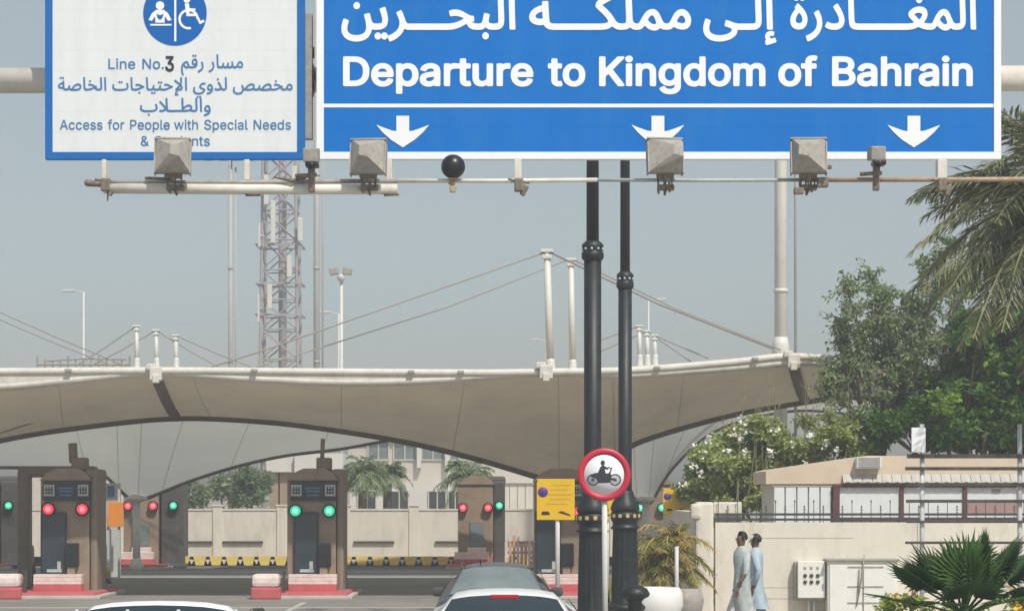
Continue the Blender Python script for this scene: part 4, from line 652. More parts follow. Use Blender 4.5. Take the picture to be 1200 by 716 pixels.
MB().tube([U(692, 572, 55.3), U(692, 578, 55.3)+Vector((0, 0, -2.2))], .12, 16).build('column', M['mast'], can)
MB().tube([U(-300, 572, 55.3), U(-300, 572, 55.3)+Vector((0, 0, -2.3))], .12, 16).build('column', M['mast'], can)

canb = thing('toll_canopy', 'rear pale grey tent canopy dipping to a white column on the left', 'canopy', (0, 64, 0))
def canopy_b(pts, parent, col_px, col_y):
    cols = spline(pts, 6); rows = sweep(cols, 60.6, 67.5, 12, .05)
    MB().grid(rows).build('membrane', M['membrane2'], parent, fixn=False)
    MB().tube([p+Vector((0, -.03, 0)) for p in rows[-1]], .075, 8).build('hem', M['rim'], parent)
    MB().tube([p for p in rows[0]], .09, 8).build('beam', M['cream'], parent)
    for i in range(5, len(rows[0])-3, 11): MB().tube([r[i]+Vector((0, -.01, 0)) for r in rows], .007, 5).build('stitch_line', M['seam2'], parent)
    p = U(col_px, col_y, 67.3)
    b = MB().tube([(p.x, 67.3, 0), (p.x, 67.3, p.z)], .115, 16); b.lathe((p.x, 67.3, 0), [(.22, 0), (.22, .2), (.16, .3), (.115, .4)], 16); b.build('column', M['mast'], parent)
    b = MB().lathe((p.x, 67.3, p.z), [(.12, -.12), (.33, -.04), (.33, .03), (.16, .1), (.14, .32), (.0, .4)], 16)
    b.build('capital', M['mast'], parent)
canopy_b([(-330,466,-330,545),(-160,466,-180,540),(-60,466,-60,546),(10,466,20,547),(55,466,80,549),(100,466,116,553),(128,466,134,566),(150,466,148,580),(165,466,160,586),(185,466,172,583),(225,466,190,576),(265,466,225,562),(315,466,280,545),(360,466,335,533),(420,466,400,525),(480,466,470,513),(560,466,560,506),(620,466,620,520)], canb, 160, 584)
canc = thing('toll_canopy', 'rear pale grey tent canopy right of the black lamp posts', 'canopy', (9, 64, 0))
canopy_b([(640,455,650,520),(680,455,700,560),(720,455,735,578),(745,455,750,587),(762,455,757,590),(785,455,764,586),(815,455,775,566),(850,455,792,543),(885,455,825,512),(920,455,870,492),(990,455,950,480),(1090,455,1060,500),(1200,455,1180,560)], canc, 757, 585)
for px, y0, r in ((160, 382, .07), (183, 387, .07), (206, 393, .07)): mast(px, y0, px+.5, 432, 66, r, canb)
for (a, c, e, f_) in ((-20,357,150,430),(-20,366,140,432),(160,382,90,428),(206,393,300,432),(183,387,100,432),(183,387,260,432)):
    MB().tube([U(a, c, 66), U((a+e)/2, (c+f_)/2+1.2, 66), U(e, f_, 66)], .02, 5).build('cable', M['cable'], canb)
for px, y0 in ((749, 382), (758, 388), (767, 393)): mast(px, y0, px+.8, 428, 66, .07, canc)
for (a, c, e, f_) in ((749,382,700,400),(758,388,690,418),(767,393,830,420),(758,388,810,424)):
    MB().tube([U(a, c, 66), U(e, f_, 66)], .02, 5).build('cable', M['cable'], canc)

# ================================================================ TOLL BOOTHS
SIG_R = emis('signal_red', (.95, .05, .085), 1.1); SIG_G = emis('signal_green', (.03, .70, .38), 1.0)
SIG_RC = emis('signal_red_core', (1, .24, .27), 1.2); SIG_GC = emis('signal_green_core', (.30, .95, .66), 1.05)
def booth(label, cx, d, reds, pier=True, piergreen=False, base=True, stub=0, door=(-27, 0), block=True, win=False, sign=True, off=0, pw=(27.5, 36), gx=38, pm='boothside', s=51.0):
    """cx: photo column of the front's centre; local units follow the near row (51 px per metre)"""
    X = (cx-HX)/F*d
    t = thing('toll_booth', label, 'toll booth', (X, d, .0), 'toll booths')
    def q(px, py, y=0): return Vector((X+px/s, d+y, CAMH+(580-py)/s))
    def bxp(x0, y0, x1, y1, d0, d1, bev=0): return MB().bx(q(x0, y0, d0), q(x1, y1, d1), bev)
    b = MB(); z1 = CAMH+(580-563)/s; b.bx((X-29/s, d, .02), (X+27/s, d+1.9, z1), .02); b.build('body', M['booth'], t)
    z0 = z1
    b = MB(); b.prism([(X-30/s, z0), (X-22/s, z0+.16), (X-10/s, z0+.27), (X+14/s, z0+.27), (X+24/s, z0+.16), (X+30/s, z0)], d-.06, d+1.9); b.build('roof', M['booth'], t)
    if pier:
        b = MB().bx((X+pw[0]/s, d+.05, 0), (X+pw[1]/s, d+1.2, z0+.12), .07); b.bx((X+(pw[0]-2)/s, d-.02, 0), (X+(pw[1]+5)/s, d+1.3, .16), .05)
        b.bx((X+20/s, d+.1, z0-.02), (X+(pw[1]+1)/s, d+1.2, z0+.26), .1); b.build('pier', M[pm], t)
    if sign:
        b = bxp(-25, 564, 28, 586, -.09, -.005, .01); b.build('lane_display', M['panelblack'], t)
        for sx in (-18, 21):
            b = bxp(sx-6, 568, sx+6, 581, -.10, -.085); o2 = b.build('symbol_square', M['square'], t)
            b = MB()
            for k in (-3.2, 0, 3.2): b.bx(q(sx+k-.7, 570, -.106), q(sx+k+.7, 579, -.101))
            b.bx(q(sx-4.5, 573, -.109), q(sx+4.5, 574.3, -.107)); b.bx(q(sx-4.5, 577, -.109), q(sx+4.5, 578, -.107)); b.build('symbol', M['panelblack'], t)
        b = MB(); random.seed(int(cx)+5)
        for yy, hw in ((571, 9), (574.5, 8), (579, 7)):
            x = -hw
            while x < hw:
                w_ = random.uniform(1, 3); b.bx(q(x+1, yy, -.098), q(min(x+w_, hw)+1, yy+2.0, -.091)); x += w_+.7
        b.build('display_text', M['displaytext'], t)
    for (lx, ly, c) in reds:
        p = q(lx, ly, -.1)
        b = MB().lathe(p, [(.0, .1), (.150, .1), (.158, -.06), (.136, -.07), (.132, 0), (0, 0)], 20, 'Y'); b.build('signal_housing', M['black'] , t)
        b = MB().lathe(p, [(.118, -.0), (.118, -.03), (.0, -.045)], 20, 'Y'); b.build('signal_light', SIG_R if c == 'r' else SIG_G, t)
        b = MB().lathe(p, [(.07, -.03), (.062, -.055), (.0, -.065)], 16, 'Y'); b.build('lamp_core', SIG_RC if c == 'r' else SIG_GC, t)
    if piergreen:
        p = q(gx, 596.5, -.05)
        b = MB().lathe(p, [(.0, .1), (.150, .1), (.158, -.06), (.136, -.07), (.132, 0), (0, 0)], 20, 'Y'); b.build('signal_housing', M['black'], t)
        MB().lathe(p, [(.11, -.0), (.11, -.03), (.0, -.045)], 20, 'Y').build('signal_light', SIG_G, t)
        MB().lathe(p, [(.065, -.03), (.06, -.055), (.0, -.065)], 16, 'Y').build('lamp_core', SIG_GC, t)
    if win:
        bxp(-10, 622, 13, 662, -.05, .02, .01).build('window_frame', M['boothside'], t)
        bxp(-8, 624, 11, 660, -.058, -.04).build('window', M['carglass2'], t)
        bxp(-14, 663, 16, 672, -.25, -.01, .02).build('counter', M['pinkwhite'], t)
    else:
        a, c = door
        bxp(a, 601, c, 675, -.06, .02, .01).build('door_glass', M['boothglass'], t)
        b = MB(); b.bx(q(a-1, 599.5, -.075), q(c+1, 601.2, -.0)); b.bx(q(a-1.2, 601, -.075), q(a, 675, 0)); b.bx(q(c, 601, -.075), q(c+1.2, 675, 0)); b.build('door_frame', M['panelblack'], t)
        b = MB(); b.bx(q(a+6, 665, -.068), q(c-4, 668.5, -.062)); b.bx(q(c-9, 656, -.068), q(c-5, 668, -.0625)); b.build('door_mark', M['square'], t)
        bxp(c+1.5, 635, c+16, 662, -.22, .0, .03).build('ticket_machine', M['black'], t)
        b = MB().bx(q(c+3, 662, -.18), q(c+12, 675, -.02), .02); b.build('machine_foot', M['booth'], t)
    if stub:
        b = MB(); b.bx((X+3/s, d+.3, z0+.24), (X+20/s, d+.75, z0+.52), .04); b.build('roof_box', M['boothside'], t)
        b = MB().tube([(X+(9 if stub < 2 else 4)/s, d+.5, z0+.4), (X+(10 if stub < 2 else 3)/s, d+.5, z0+(.95 if stub < 2 else .85))], .05 if stub < 2 else .10, 10); b.build('vent_pipe', M['boothside'], t)
    if base:
        b = MB().bx((X+(off-34)/s, d-.32, .15), (X+(off+21)/s, d-.03, .30), .01)
        b.build('kerb_block', M['red'], t)
        b = MB()
        for k in range(3): b.bx((X+(off-34)/s, d-.315+.01*k, .302+.075*k), (X+(off+21)/s, d-.035, .372+.075*k), .008)
        b.build('barrier_board', M['pinkwhite'], t)
        b = MB().bx((X-46/s, d-1.1, .004), (X+44/s, d+2.2, .15), .05); b.build('island', M['red'] , t)
        b = MB().bx((X-47.5/s, d-1.13, .0), (X+50/s, d+2.24, .085), .02); b.build('island_kerb', M['kerb'], t)
    if block:
        b = MB().bx((X+(off-72)/s, d-1.2, .0), (X+(off-38)/s, d-.7, .27), .05); b.build('block_foot', M['red'], t)
        b = MB().bx((X+(off-71)/s, d-1.17, .272), (X+(off-40)/s, d-.73, .56), .09); b.build('crash_block', M['pinkwhite'], t)
        b = MB()
        for px in (off-37, off-35): b.bx((X+px/s, d-1.05, .15), (X+(px+1.6)/s, d-1.0, .62))
        b.bx((X+(off-38)/s, d-1.06, .58), (X+(off-33)/s, d-.99, .63)); b.build('rail_stub', M['darkmetal'], t)
    return t
booth('brown toll booth with two red lights at the left edge, its lane closed', 77, 50.1, [(-19, 596, 'r'), (20, 596, 'r')], stub=2)
booth('brown toll booth with two green lights in the middle, its lane open', 366, 50.1, [(-19, 598, 'g'), (20, 598, 'g')], stub=1, door=(-20, 6), off=8)
booth('dark toll booth half hidden behind the black lamp posts', 656, 50.1, [(-19, 599, 'r'), (22, 599, 'r')], stub=0, block=False)
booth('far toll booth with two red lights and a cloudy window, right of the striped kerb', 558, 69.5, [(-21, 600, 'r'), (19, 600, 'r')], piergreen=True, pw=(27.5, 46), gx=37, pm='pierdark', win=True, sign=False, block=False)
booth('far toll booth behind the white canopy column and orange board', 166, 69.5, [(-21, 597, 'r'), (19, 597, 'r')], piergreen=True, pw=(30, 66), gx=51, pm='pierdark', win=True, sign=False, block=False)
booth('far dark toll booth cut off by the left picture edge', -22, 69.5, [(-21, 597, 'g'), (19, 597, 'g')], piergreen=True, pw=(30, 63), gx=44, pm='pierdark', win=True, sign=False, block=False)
booth('far toll booth with green lights seen between lamp posts and bushy palm', 766, 69.5, [(-21, 600, 'g'), (13, 600, 'g')], pier=False, win=True, sign=False, block=False)
# service portal behind the left booth
t = thing('portal_frame', 'dark rounded portal frame rising behind the leftmost toll booth', 'portal', (U(70, 580, 55).x, 55, 0))
b = MB(); a = U(22, 546, 55); c = U(119, 546, 55); b.bx((a.x, 54.8, a.z-.28), (c.x-.1, 55.2, a.z), .1); b.build('lintel', M['boothside'], t)
b = MB(); b.bx((c.x-.42, 54.75, 0), (c.x, 55.25, a.z-.08), .1); b.build('post', M['boothside'], t)
b = MB(); b.bx((a.x, 54.75, 0), (a.x+.3, 55.25, a.z-.08), .1); b.build('post', M['boothside'], t)
# things between the left booths
t = thing('notice_board', 'bright orange board on a thin post between the two left booths', 'notice board', (U(135, 600, 61.5).x, 61.5, 0))
b = MB(); p = U(126, 588, 61.5); q = U(144.5, 617, 61.5); b.bx((p.x, 61.47, p.z), (q.x, 61.52, q.z), .01); b.build('board', M['orange'], t)
b = MB(); x = U(126.5, 0, 61.5).x; b.bx((x-.03, 61.53, 0), (x+.03, 61.59, q.z+.3)); x = U(139, 0, 61.5).x; b.bx((x-.03, 61.53, 0), (x+.03, 61.59, p.z+.35)); b.build('post', M['steel'], t)
t = thing('advert_column', 'tall white panel standing behind the orange board', 'panel', (U(133, 600, 62.4).x, 62.4, 0))
b = MB(); p = U(124, 566, 62.4); q = U(141, 656, 62.4); b.bx((p.x, 62.3, 0), (q.x, 62.5, p.z), .02); b.build('panel', M['steel'], t)
b = MB(); p = U(126, 569, 62.29); q = U(134, 582, 62.29); b.bx((p.x, 62.285, p.z), (q.x, 62.295, q.z)); b.build('print', M['displaytext'], t)
t = thing('bollard', 'low yellow bollard with dark bands under the orange board', 'bollard', (U(123, 0, 58).x, 58, 0))
x = t.location.x; b = MB().lathe((x, 58, 0), [(.17, 0), (.17, .12)], 14); b.build('foot', M['black'], t)
MB().lathe((x, 58, 0), [(.13, .12), (.13, .24), (.15, .25), (.15, .38), (.08, .46), (0, .48)], 14).build('post', M['yellow'], t)
t = thing('motor_scooter', 'white and grey parked machine seen between the two leftmost booths', 'machine', (U(32, 0, 56).x, 56, 0))
x = t.location.x
MB().box((x, 56, .75), (.24, .7, .5), Matrix.Rotation(.2, 3, 'X'), bev=.08).build('body', M['lampgrey'], t)
MB().box((x, 55.7, 1.25), (.34, .12, .1), bev=.03).build('handlebar', M['steel'], t)
MB().lathe((x, 55.6, 1.05), [(.0, -.04), (.09, -.03), (.09, .05), (0, .05)], 12, 'Y').build('headlight', M['square'], t)
for yy in (55.5, 56.5): b = MB(); b.lathe((0, 0, 0), [(.12, -.05), (.26, -.06), (.28, 0), (.26, .06), (.12, .05)], 16); bmesh.ops.transform(b.bm, matrix=Matrix.Translation((x, yy, .28)) @ Matrix.Rotation(R(90), 4, 'Y'), verts=b.bm.verts); b.build('wheel', M['tyre'], t)

# ================================================================ FAR SIDE: WALL, STRIPED KERB, BUILDINGS
fw = thing('boundary_wall', 'cream boundary wall with pilasters behind the yellow and black kerb', 'wall', (-5, 75, 0))
DW = 75.0; zt = U(0, 598, DW).z
edges = [-340, -240, -140, -40, 60, 170, 255, 330, 405, 485, 560, 640, 720, 800]
for i in range(len(edges)-1):
    a, c = U(edges[i]+6, 0, DW), U(edges[i+1]-6, 0, DW)
    MB().bx((a.x-.05, DW, -.02), (c.x+.05, DW+.18, zt), .01).build('panel', M['farwall'], fw)
    MB().bx((a.x-.04, DW-.03, zt+.001), (c.x+.04, DW+.21, zt+.06)).build('coping', M['farwall'], fw)
    if i in (5, 6, 8, 9, 10):
        k0, k1 = {5: (0, 1), 6: (0, .75), 8: (.05, .75), 9: (.3, 1), 10: (0, 1)}[i]
        L0 = a.lerp(c, k0); L1 = a.lerp(c, k1); z = U(0, 635, DW).z
        MB().bx((L0.x, DW-.09, z-.035), (L1.x, DW-.01, z+.035)).build('wall_strip', M['darkmetal'], fw)  # dark strip across part of the panel
for e in edges:
    x = U(e, 0, DW).x; b = MB().bx((x-.16, DW-.06, -.02), (x+.16, DW+.24, zt+.14), .015); b.bx((x-.19, DW-.09, zt+.142), (x+.19, DW+.27, zt+.2), .01); b.build('pilaster', M['farwall'], fw)
kb = thing('striped_kerb', 'low yellow and black striped kerb wall along the far side of the road', 'kerb', (-6, 70, 0))
zk = U(0, 651.5, 70).z
MB().bx((-22, 70.06, 0), (4.5, 70.5, zk-.02)).build('core', M['black'], kb)
proto = None
xs = [x for x in range(120, 640, 19)]
for i, px in enumerate(xs):
    X = U(px, 0, 70).x
    if proto is None:
        b = MB(); b.prism([(-.205, zk), (.205, zk), (.13, .09), (-.13, .09)], 0, .05)
        proto = b.build('yellow_wedge', M['yellow'], kb, local=True); proto.location = (X+6, 0, 0)
    else: piece(proto, kb, (X+6, 0, 0))
b0 = MB(); b0.prism([(-.08, .27), (.08, .27), (0, .12)], 0, .05); pw = b0.build('white_wedge', M['bwhite'], kb, local=True); pw.location = (U(xs[0]+9.5, 0, 70).x+6, 0, 0)
for px in xs[1:]: piece(pw, kb, (U(px+9.5, 0, 70).x+6, 0, 0))
MB().bx((-22, 69.62, 0), (4.5, 69.99, .06), .02).build('kerb_foot', M['asphalt'], kb)

def window(parent, x0, y0, x1, y1, d, m=None, fr=.06):
    p = U(x0, y0, d); q = U(x1, y1, d)
    w_ = MB().bx((p.x, d-.03, p.z), (q.x, d-.005, q.z)).build('window', m or M['bwin'], parent)
    b = MB()
    for a, c in (((p.x-fr, p.z+fr), (q.x+fr, p.z)), ((p.x-fr, q.z), (q.x+fr, q.z-fr)), ((p.x-fr, p.z), (p.x, q.z)), ((q.x, p.z), (q.x+fr, q.z)), (((p.x+q.x)/2-fr/2, p.z), ((p.x+q.x)/2+fr/2, q.z))):
        b.bx((a[0], d-.08, a[1]), (c[0], d-.001, c[1]))
    f = b.build('frame', M['bcream'], parent); f.parent = w_; f.location = Vector((0, 0, 0))
    return w_
def block(parent, name, x0, y0, x1, d, m, depth=6, y1=None, bev=0):
    p = U(x0, y0, d); q = U(x1, y0, d); z = 0 if y1 is None else U(0, y1, d).z
    return MB().bx((p.x, d, z), (q.x, d+depth, p.z), bev).build(name, m, parent)
bd = thing('building', 'pale two storey office building with dark windows beyond the boundary wall', 'building', (U(540, 0, 110).x, 110, 0))
block(bd, 'wall', 408, 496, 655, 110, M['bcream'], 9)
block(bd, 'ground_floor', 400, 566, 655, 108.6, M['bwhite'], 1.38)
block(bd, 'parapet', 400, 490, 660, 109.4, M['bwhite'], .58, 503)
for x0, x1 in ((458, 478), (503, 522), (526, 541), (420, 440), (600, 616)): window(bd, x0, 576, x1, 598, 108.6)
for x0, x1 in ((462, 487), (495, 520), (528, 548), (432, 455), (560, 590)): window(bd, x0, 510, x1, 538, 110, M['carglass2'])
for px in (491, 524): block(bd, 'pillar', px-2.5, 505, px+2.5, 109.6, M['bwhite'], .35, 548)
b2 = thing('building', 'white topped gatehouse with brown stone columns left of the middle booth', 'building', (U(350, 0, 95).x, 95, 0))
block(b2, 'wall', 322, 550, 400, 96, M['bcream'], 5)
block(b2, 'fascia', 312, 534, 344.8, 94, M['bwhite'], 7, 553); block(b2, 'fascia', 345, 531, 402, 93.7, M['bwhite'], 7, 553)
for px in (321, 333): block(b2, 'column', px-5, 553.1, px+5, 94.3, M['bbrown'], .6)
window(b2, 338, 562, 352, 596, 96, fr=.03); window(b2, 380, 548, 398, 566, 96, fr=.03)
b3 = thing('storage_shed', 'yellowish shed of upright boards behind the far right booth', 'shed', (U(610, 0, 95).x, 95, 0))
p = U(588, 566, 95); q = U(634, 566, 95)
for k in range(5):
    MB().bx((p.x+(q.x-p.x)*k/5+.01, 95, 0), (p.x+(q.x-p.x)*(k+1)/5-.01, 95.1, p.z), .01).build('board', M['wall'], b3)
MB().bx((p.x, 95.12, 0), (q.x, 99, p.z-.05)).build('body', M['bcream'], b3)
MB().bx((p.x-.1, 94.9, p.z+.001), (q.x+.1, 99, p.z+.1)).build('roof', M['bwhite'], b3)
window(b3, 611, 612, 622, 630, 95, fr=.03)
# orange and white fence by the far booth
t = thing('barrier_fence', 'orange and white slatted barrier fence beside the far right booth', 'barrier', (U(610, 0, 68.5).x, 68.5, 0))
p = U(591, 634, 68.5); q = U(632, 660, 68.5); n = 9
for k in range(n):
    x = p.x+(q.x-p.x)*(k+.5)/n
    MB().bx((x-.045, 68.45, 0.05), (x+.045, 68.5, p.z+(.18 if k in (2, 3) else 0)), .01).build('slat', M['fadedorange'] if k % 3 else M['pinkwhite'], t)
b = MB()
for z in (p.z-.03, p.z-.35): b.bx((p.x, 68.51, z-.03), (q.x, 68.55, z+.03))
b.build('rail', M['red'], t)

# high masts, tower, street lamps
def highmast(px, d, r, label, ybase=440, collar=True, twin=0, floods=False, cat='mast'):
    t = thing('high_mast', label, cat, (U(px, 0, d).x, d, 0)); x = t.location.x; top = 24 if not floods else U(0, 188, d).z
    b = MB().tube([(x, d, 0), (x, d, top)], [r, r*.82], 14)
    for z in range(4, int(top), 4): b.lathe((x, d, z), [(r*.95, -.05), (r*1.06, -.05), (r*1.06, .05), (r*.95, .05)], 14)
    b.build('shaft', M['mast'] if r > .15 else M['fade'], t)
    if twin: MB().tube([(x+twin, d+.05, 0), (x+twin, d+.05, top-.3)], .045, 6).build('conduit', M['fade'], t)
    if collar: MB().lathe((x, d, CAMH+(580-ybase)/F*d), [(r, .4), (r*1.2, .2), (r*1.3, .05), (r*1.3, -.1), (r, -.2)], 14).build('collar', M['mast'], t)
    if floods:
        b = MB()
        for dx in (-.9, -.3, .3, .9):
            b.tube([(x, d, top), (x+dx, d-.1, top+.1)], .03, 6); b.box((x+dx, d-.2, top+.1), (.36, .2, .26), Matrix.Rotation(R(-25), 3, 'X'), bev=.03)
        b.build('flood_head', M['lampgrey'], t)
highmast(915, 62, .19, 'tall white mast standing behind the canopy right of the lamp posts', 412, twin=.42)
highmast(270, 95, .105, 'tall thin pale mast left of the lattice tower', 430, collar=False, twin=.22, floods=True)
highmast(371, 95, .14, 'tall pale mast right of the lattice tower', 430, collar=False, twin=.26)
tw = thing('lattice_tower', 'haze-pale lattice telecom tower with white antennas behind the canopy', 'tower', (U(329, 0, 120).x, 120, 0))
DT = 120; tx = tw.location.x
def legx(z): return .85+max(0, (22-z))*.012
zs = [i*1.6 for i in range(0, 20)]
for sx, sy in ((-1, -1), (1, -1), (-1, 1), (1, 1)):
    MB().tube([(tx+sx*legx(z), DT+sy*legx(z), z) for z in zs], .085, 6).build('leg', M['tower'], tw)
b = MB(); b2_ = MB()
for i in range(len(zs)-1):
    z, z2 = zs[i], zs[i+1]; a, c = legx(z), legx(z2)
    for k, (P, Q) in enumerate((((-a, -a), (c, -c)), ((a, -a), (-c, -c)), ((-a, a), (c, c)), ((a, a), (-c, c)), ((a, -a), (c, c)), ((-a, a), (-c, -c)))):
        (b if i % 2 else b2_).tube([(tx+P[0], DT+P[1], z), (tx+Q[0], DT+Q[1], z2)], .04, 4)
    for P, Q in (((-c, -c), (c, -c)), ((-c, c), (c, c)), ((c, -c), (c, c)), ((-c, -c), (-c, c))): b.tube([(tx+P[0], DT+P[1], z2), (tx+Q[0], DT+Q[1], z2)], .04, 4)
b.build('bracing', M['tower'], tw, kind='stuff'); b2_.build('bracing', M['towred'], tw, kind='stuff')
MB().tube([(tx+.1, DT, 0), (tx+.1, DT, 29)], .22, 8).build('cable_duct', M['tower'], tw)
for px, y0, y1, dx in ((320, 235, 285, -.2), (352, 255, 283, .2), (316, 333, 362, -.3), (304, 262, 290, -.4), (303, 345, 378, -.4), (345, 195, 225, 0), (312, 205, 240, 0), (339, 300, 325, 0)):
    p = U(px, y0, 118.6); q = U(px, y1, 118.6); w_ = .13 if abs(dx) < .35 else .06
    b = MB().bx((p.x-w_, 118.5, p.z), (p.x+w_, 118.7, q.z), .04); b.tube([(p.x, 118.7, (p.z+q.z)/2), (tx+(.8 if px > 330 else -.8), 119.2, (p.z+q.z)/2)], .04, 5); b.build('antenna', M['mast'], tw)
for zz in (U(0, 288, 119).z, U(0, 333, 119).z, U(0, 370, 119).z, U(0, 215, 119).z):
    b = MB(); 
    for s_ in (-1, 1): b.bx((tx-1.25, 120+s_*1.1-.03, zz), (tx+1.25, 120+s_*1.1+.03, zz+.1)); b.bx((tx+s_*1.2-.03, 118.9, zz), (tx+s_*1.2+.03, 121.1, zz+.1))
    b.build('platform', M['tower'], tw)
def streetlamp(px, ytop, d, label, side=-1, globe=False, w_=.05):
    t = thing('street_lamp', label, 'street lamp', (U(px, 0, d).x, d, 0)); x = t.location.x; z = U(0, ytop, d).z
    MB().tube([(x, d, 0), (x, d, z)], [w_*1.5, w_], 8).build('pole', M['mast'], t)
    if side: b = MB().tube([(x, d, z-.05), (x+side*.5, d, z+.06)], .03, 6); b.build('arm', M['mast'], t); MB().box((x+side*.75, d, z+.05), (.62, .24, .14), bev=.05).build('lamp_head', M['steel'], t)
    if globe:
        b = MB(); 
        for dx in (-.35, .3): b.box((x+dx, d-.1, z+.15), (.42, .3, .34), Matrix.Rotation(.5*dx, 3, 'Y'), bev=.06)
        b.build('lamp_head', M['lampgrey'], t); MB().ball((x, d-.1, z-.15), .2, sub=2).build('camera_dome', M['steel'], t)
streetlamp(98, 342, 110, 'thin pale street lamp with one arm at the far left')
streetlamp(400, 322, 105, 'pale pole with twin dark flood heads right of the tower', 0, True, .08)
streetlamp(397, 367, 120, 'small street lamp with a short arm just left of the twin head pole', -1)
streetlamp(760, 352, 130, 'distant street lamp with long head seen right of the black posts', 1)
streetlamp(640, 399, 150, 'distant street lamp head just left of the tall canopy masts', -1)
t = thing('far_roof', 'dark low roof trusses peeping over the canopy at the left', 'roof', (U(95, 0, 90).x, 90, 0))
b = MB(); p = U(44, 427, 90); q = U(152, 427, 90); b.tube([p, q], .05, 5)
for k in range(13):
    x = p.x+(q.x-p.x)*k/12; h = .32 if k % 4 else .55; b.tube([(x, 90, p.z-.3), (x, 90, p.z+h*.6)], .04, 4)
b.tube([U(55, 423, 90), U(100, 420, 90), U(148, 421, 90)], .04, 5); b.build('truss', M['cable'], t)
b = MB(); b.bx((p.x, 89, 0), (q.x, 92, p.z-.3)); b.build('hall', M['bcream'], t)

# ================================================================ BLACK LAMP POSTS
def lamp_post(px, d, ystep, r_lo, r_hi, label, tall=14):
    X = U(px, 0, d).x; s = F/d; zc = 2.0; zs = CAMH+(580-ystep)/s
    t = thing('lamp_post', label, 'lamp post', (X, d, .116), 'black ornate lamp posts')
    def Lz(prof, name, m=M['postblack'], n=28): return MB().lathe((X, d, 0), prof, n).build(name, m, t)
    Lz([(.34, .117), (.34, .22), (.30, .26), (.29, .42), (.33, .46), (.33, .5), (.26, .56)], 'plinth')
    # fluted drum: sixteen flutes
    b = MB(); n = 64; rings = []
    for z, r in ((.56, .235), (.62, .225), (1.2, .215), (1.74, .20), (1.80, .195)):
        ring = []
        for k in range(n):
            a = k*2*math.pi/n; rr = r-(.018 if .6 < z < 1.78 else 0)*(.5+.5*math.cos(a*16))
            ring.append(b.bm.verts.new((X+rr*math.cos(a), d+rr*math.sin(a), z)))
        rings.append(ring)
    for i in range(len(rings)-1):
        for k in range(n): b.bm.faces.new((rings[i][k], rings[i][(k+1) % n], rings[i+1][(k+1) % n], rings[i+1][k])).smooth = True
    b.build('fluted_base', M['postblack'], t)
    Lz([(.19, 1.74), (.235, 1.76), (.235, 1.785), (.205, 1.80), (.205, 1.86), (.22, 1.88)], 'lower_ring')
    Lz([(.2, 1.87), (.225, 1.885), (.235, 1.92), (.235, 2.01), (.215, 2.03)], 'collar')
    b = MB()
    for k in range(12):
        a = k*math.pi/6+.13; b.box((X+.238*math.cos(a), d+.238*math.sin(a), 1.965), (.016, .055, .055), Matrix.Rotation(a, 3, 'Z'), bev=.006)
    b.build('gold_stud', M['gold'], t)
    Lz([(.20, 2.02), (.235, 2.06), (.235, 2.10), (.21, 2.17), (.16, 2.26), (r_lo*1.25, 2.34), (r_lo*1.1, 2.38)], 'dome')
    Lz([(r_lo*1.05, 2.3), (r_lo, 2.6), (r_lo, zs-.1)], 'lower_shaft', n=20)
    Lz([(r_lo, zs-.2), (r_lo*1.28, zs-.16), (r_lo*1.28, zs-.08), (r_lo*1.1, zs-.06), (r_lo*1.25, zs-.02), (r_lo*1.25, zs+.04), (r_hi, zs+.1)], 'step_collar')
    b = MB()
    for k in range(10):
        a = k*math.pi/5+.2; b.ball((X+r_lo*1.22*math.cos(a), d+r_lo*1.22*math.sin(a), zs-.03), .022, sub=1)
    b.build('step_stud', M['steel'], t)
    Lz([(r_hi, zs), (r_hi*.95, zs+3), (r_hi*.8, tall)], 'upper_shaft', n=18)
    b = MB()
    for s_ in (-1, 1): b.tube([(X, d, tall-.3), (X+s_*.5, d, tall+.15), (X+s_*1.1, d, tall)], .035, 8)
    b.build('arm', M['postblack'], t)
    b = MB()
    for s_ in (-1, 1): b.lathe((X+s_*1.15, d, tall-.35), [(.05, .4), (.2, .25), (.28, 0), (.2, -.05), (0, -.08)], 16)
    b.build('lantern', M['postblack'], t)
    return t
lamp_post(694.5, 32.5, 290, .127, .092, 'nearer black lamp post with fluted base, left of the motorcycle sign pole')
lamp_post(732.5, 36.0, 325, .110, .080, 'second black lamp post with higher thin shaft, right of the motorcycle sign')

# motorcycle prohibition sign
t = thing('road_sign', 'round red rimmed sign banning motorcycles on a thin white pole', 'road sign', U(709, 580, 26) - Vector((0, 0, 2.3-.116)))
dm = 26; c = U(708, 556, dm); Rr = .305
MB().tube([(c.x+.015, 26.05, .117), (c.x+.005, 26.05, c.z+.2)], .034, 12).build('pole', M['mast'], t)
b = MB().lathe((c.x, dm, c.z), [(0, .012), (Rr, .012), (Rr+.006, 0), (Rr, -.012), (.236, -.012), (.236, -.006), (0, -.006)], 48, 'Y'); 
b.build('rim', M['signred'], t)
MB().lathe((c.x, dm, c.z), [(.2359, -.0061), (.2359, -.0085), (0, -.0085)], 48, 'Y').build('face', M['letwhite'], t)
b = MB()
def fp(pts, y=dm-.011): b.poly([(c.x+a*.0118, y, c.z+e*.0118+.005) for a, e in pts])
def annulus(cx, cy, r0, r1, y):
    for k in range(24):
        a0, a1 = k*math.pi/12, (k+1)*math.pi/12
        fp([(cx+r0*math.cos(a0), cy+r0*math.sin(a0)), (cx+r0*math.cos(a1), cy+r0*math.sin(a1)), (cx+r1*math.cos(a1), cy+r1*math.sin(a1)), (cx+r1*math.cos(a0), cy+r1*math.sin(a0))], y)
annulus(-11.2, -5.5, 4.6, 5.9, dm-.0105); annulus(10.8, -5.5, 4.6, 5.9, dm-.0105)
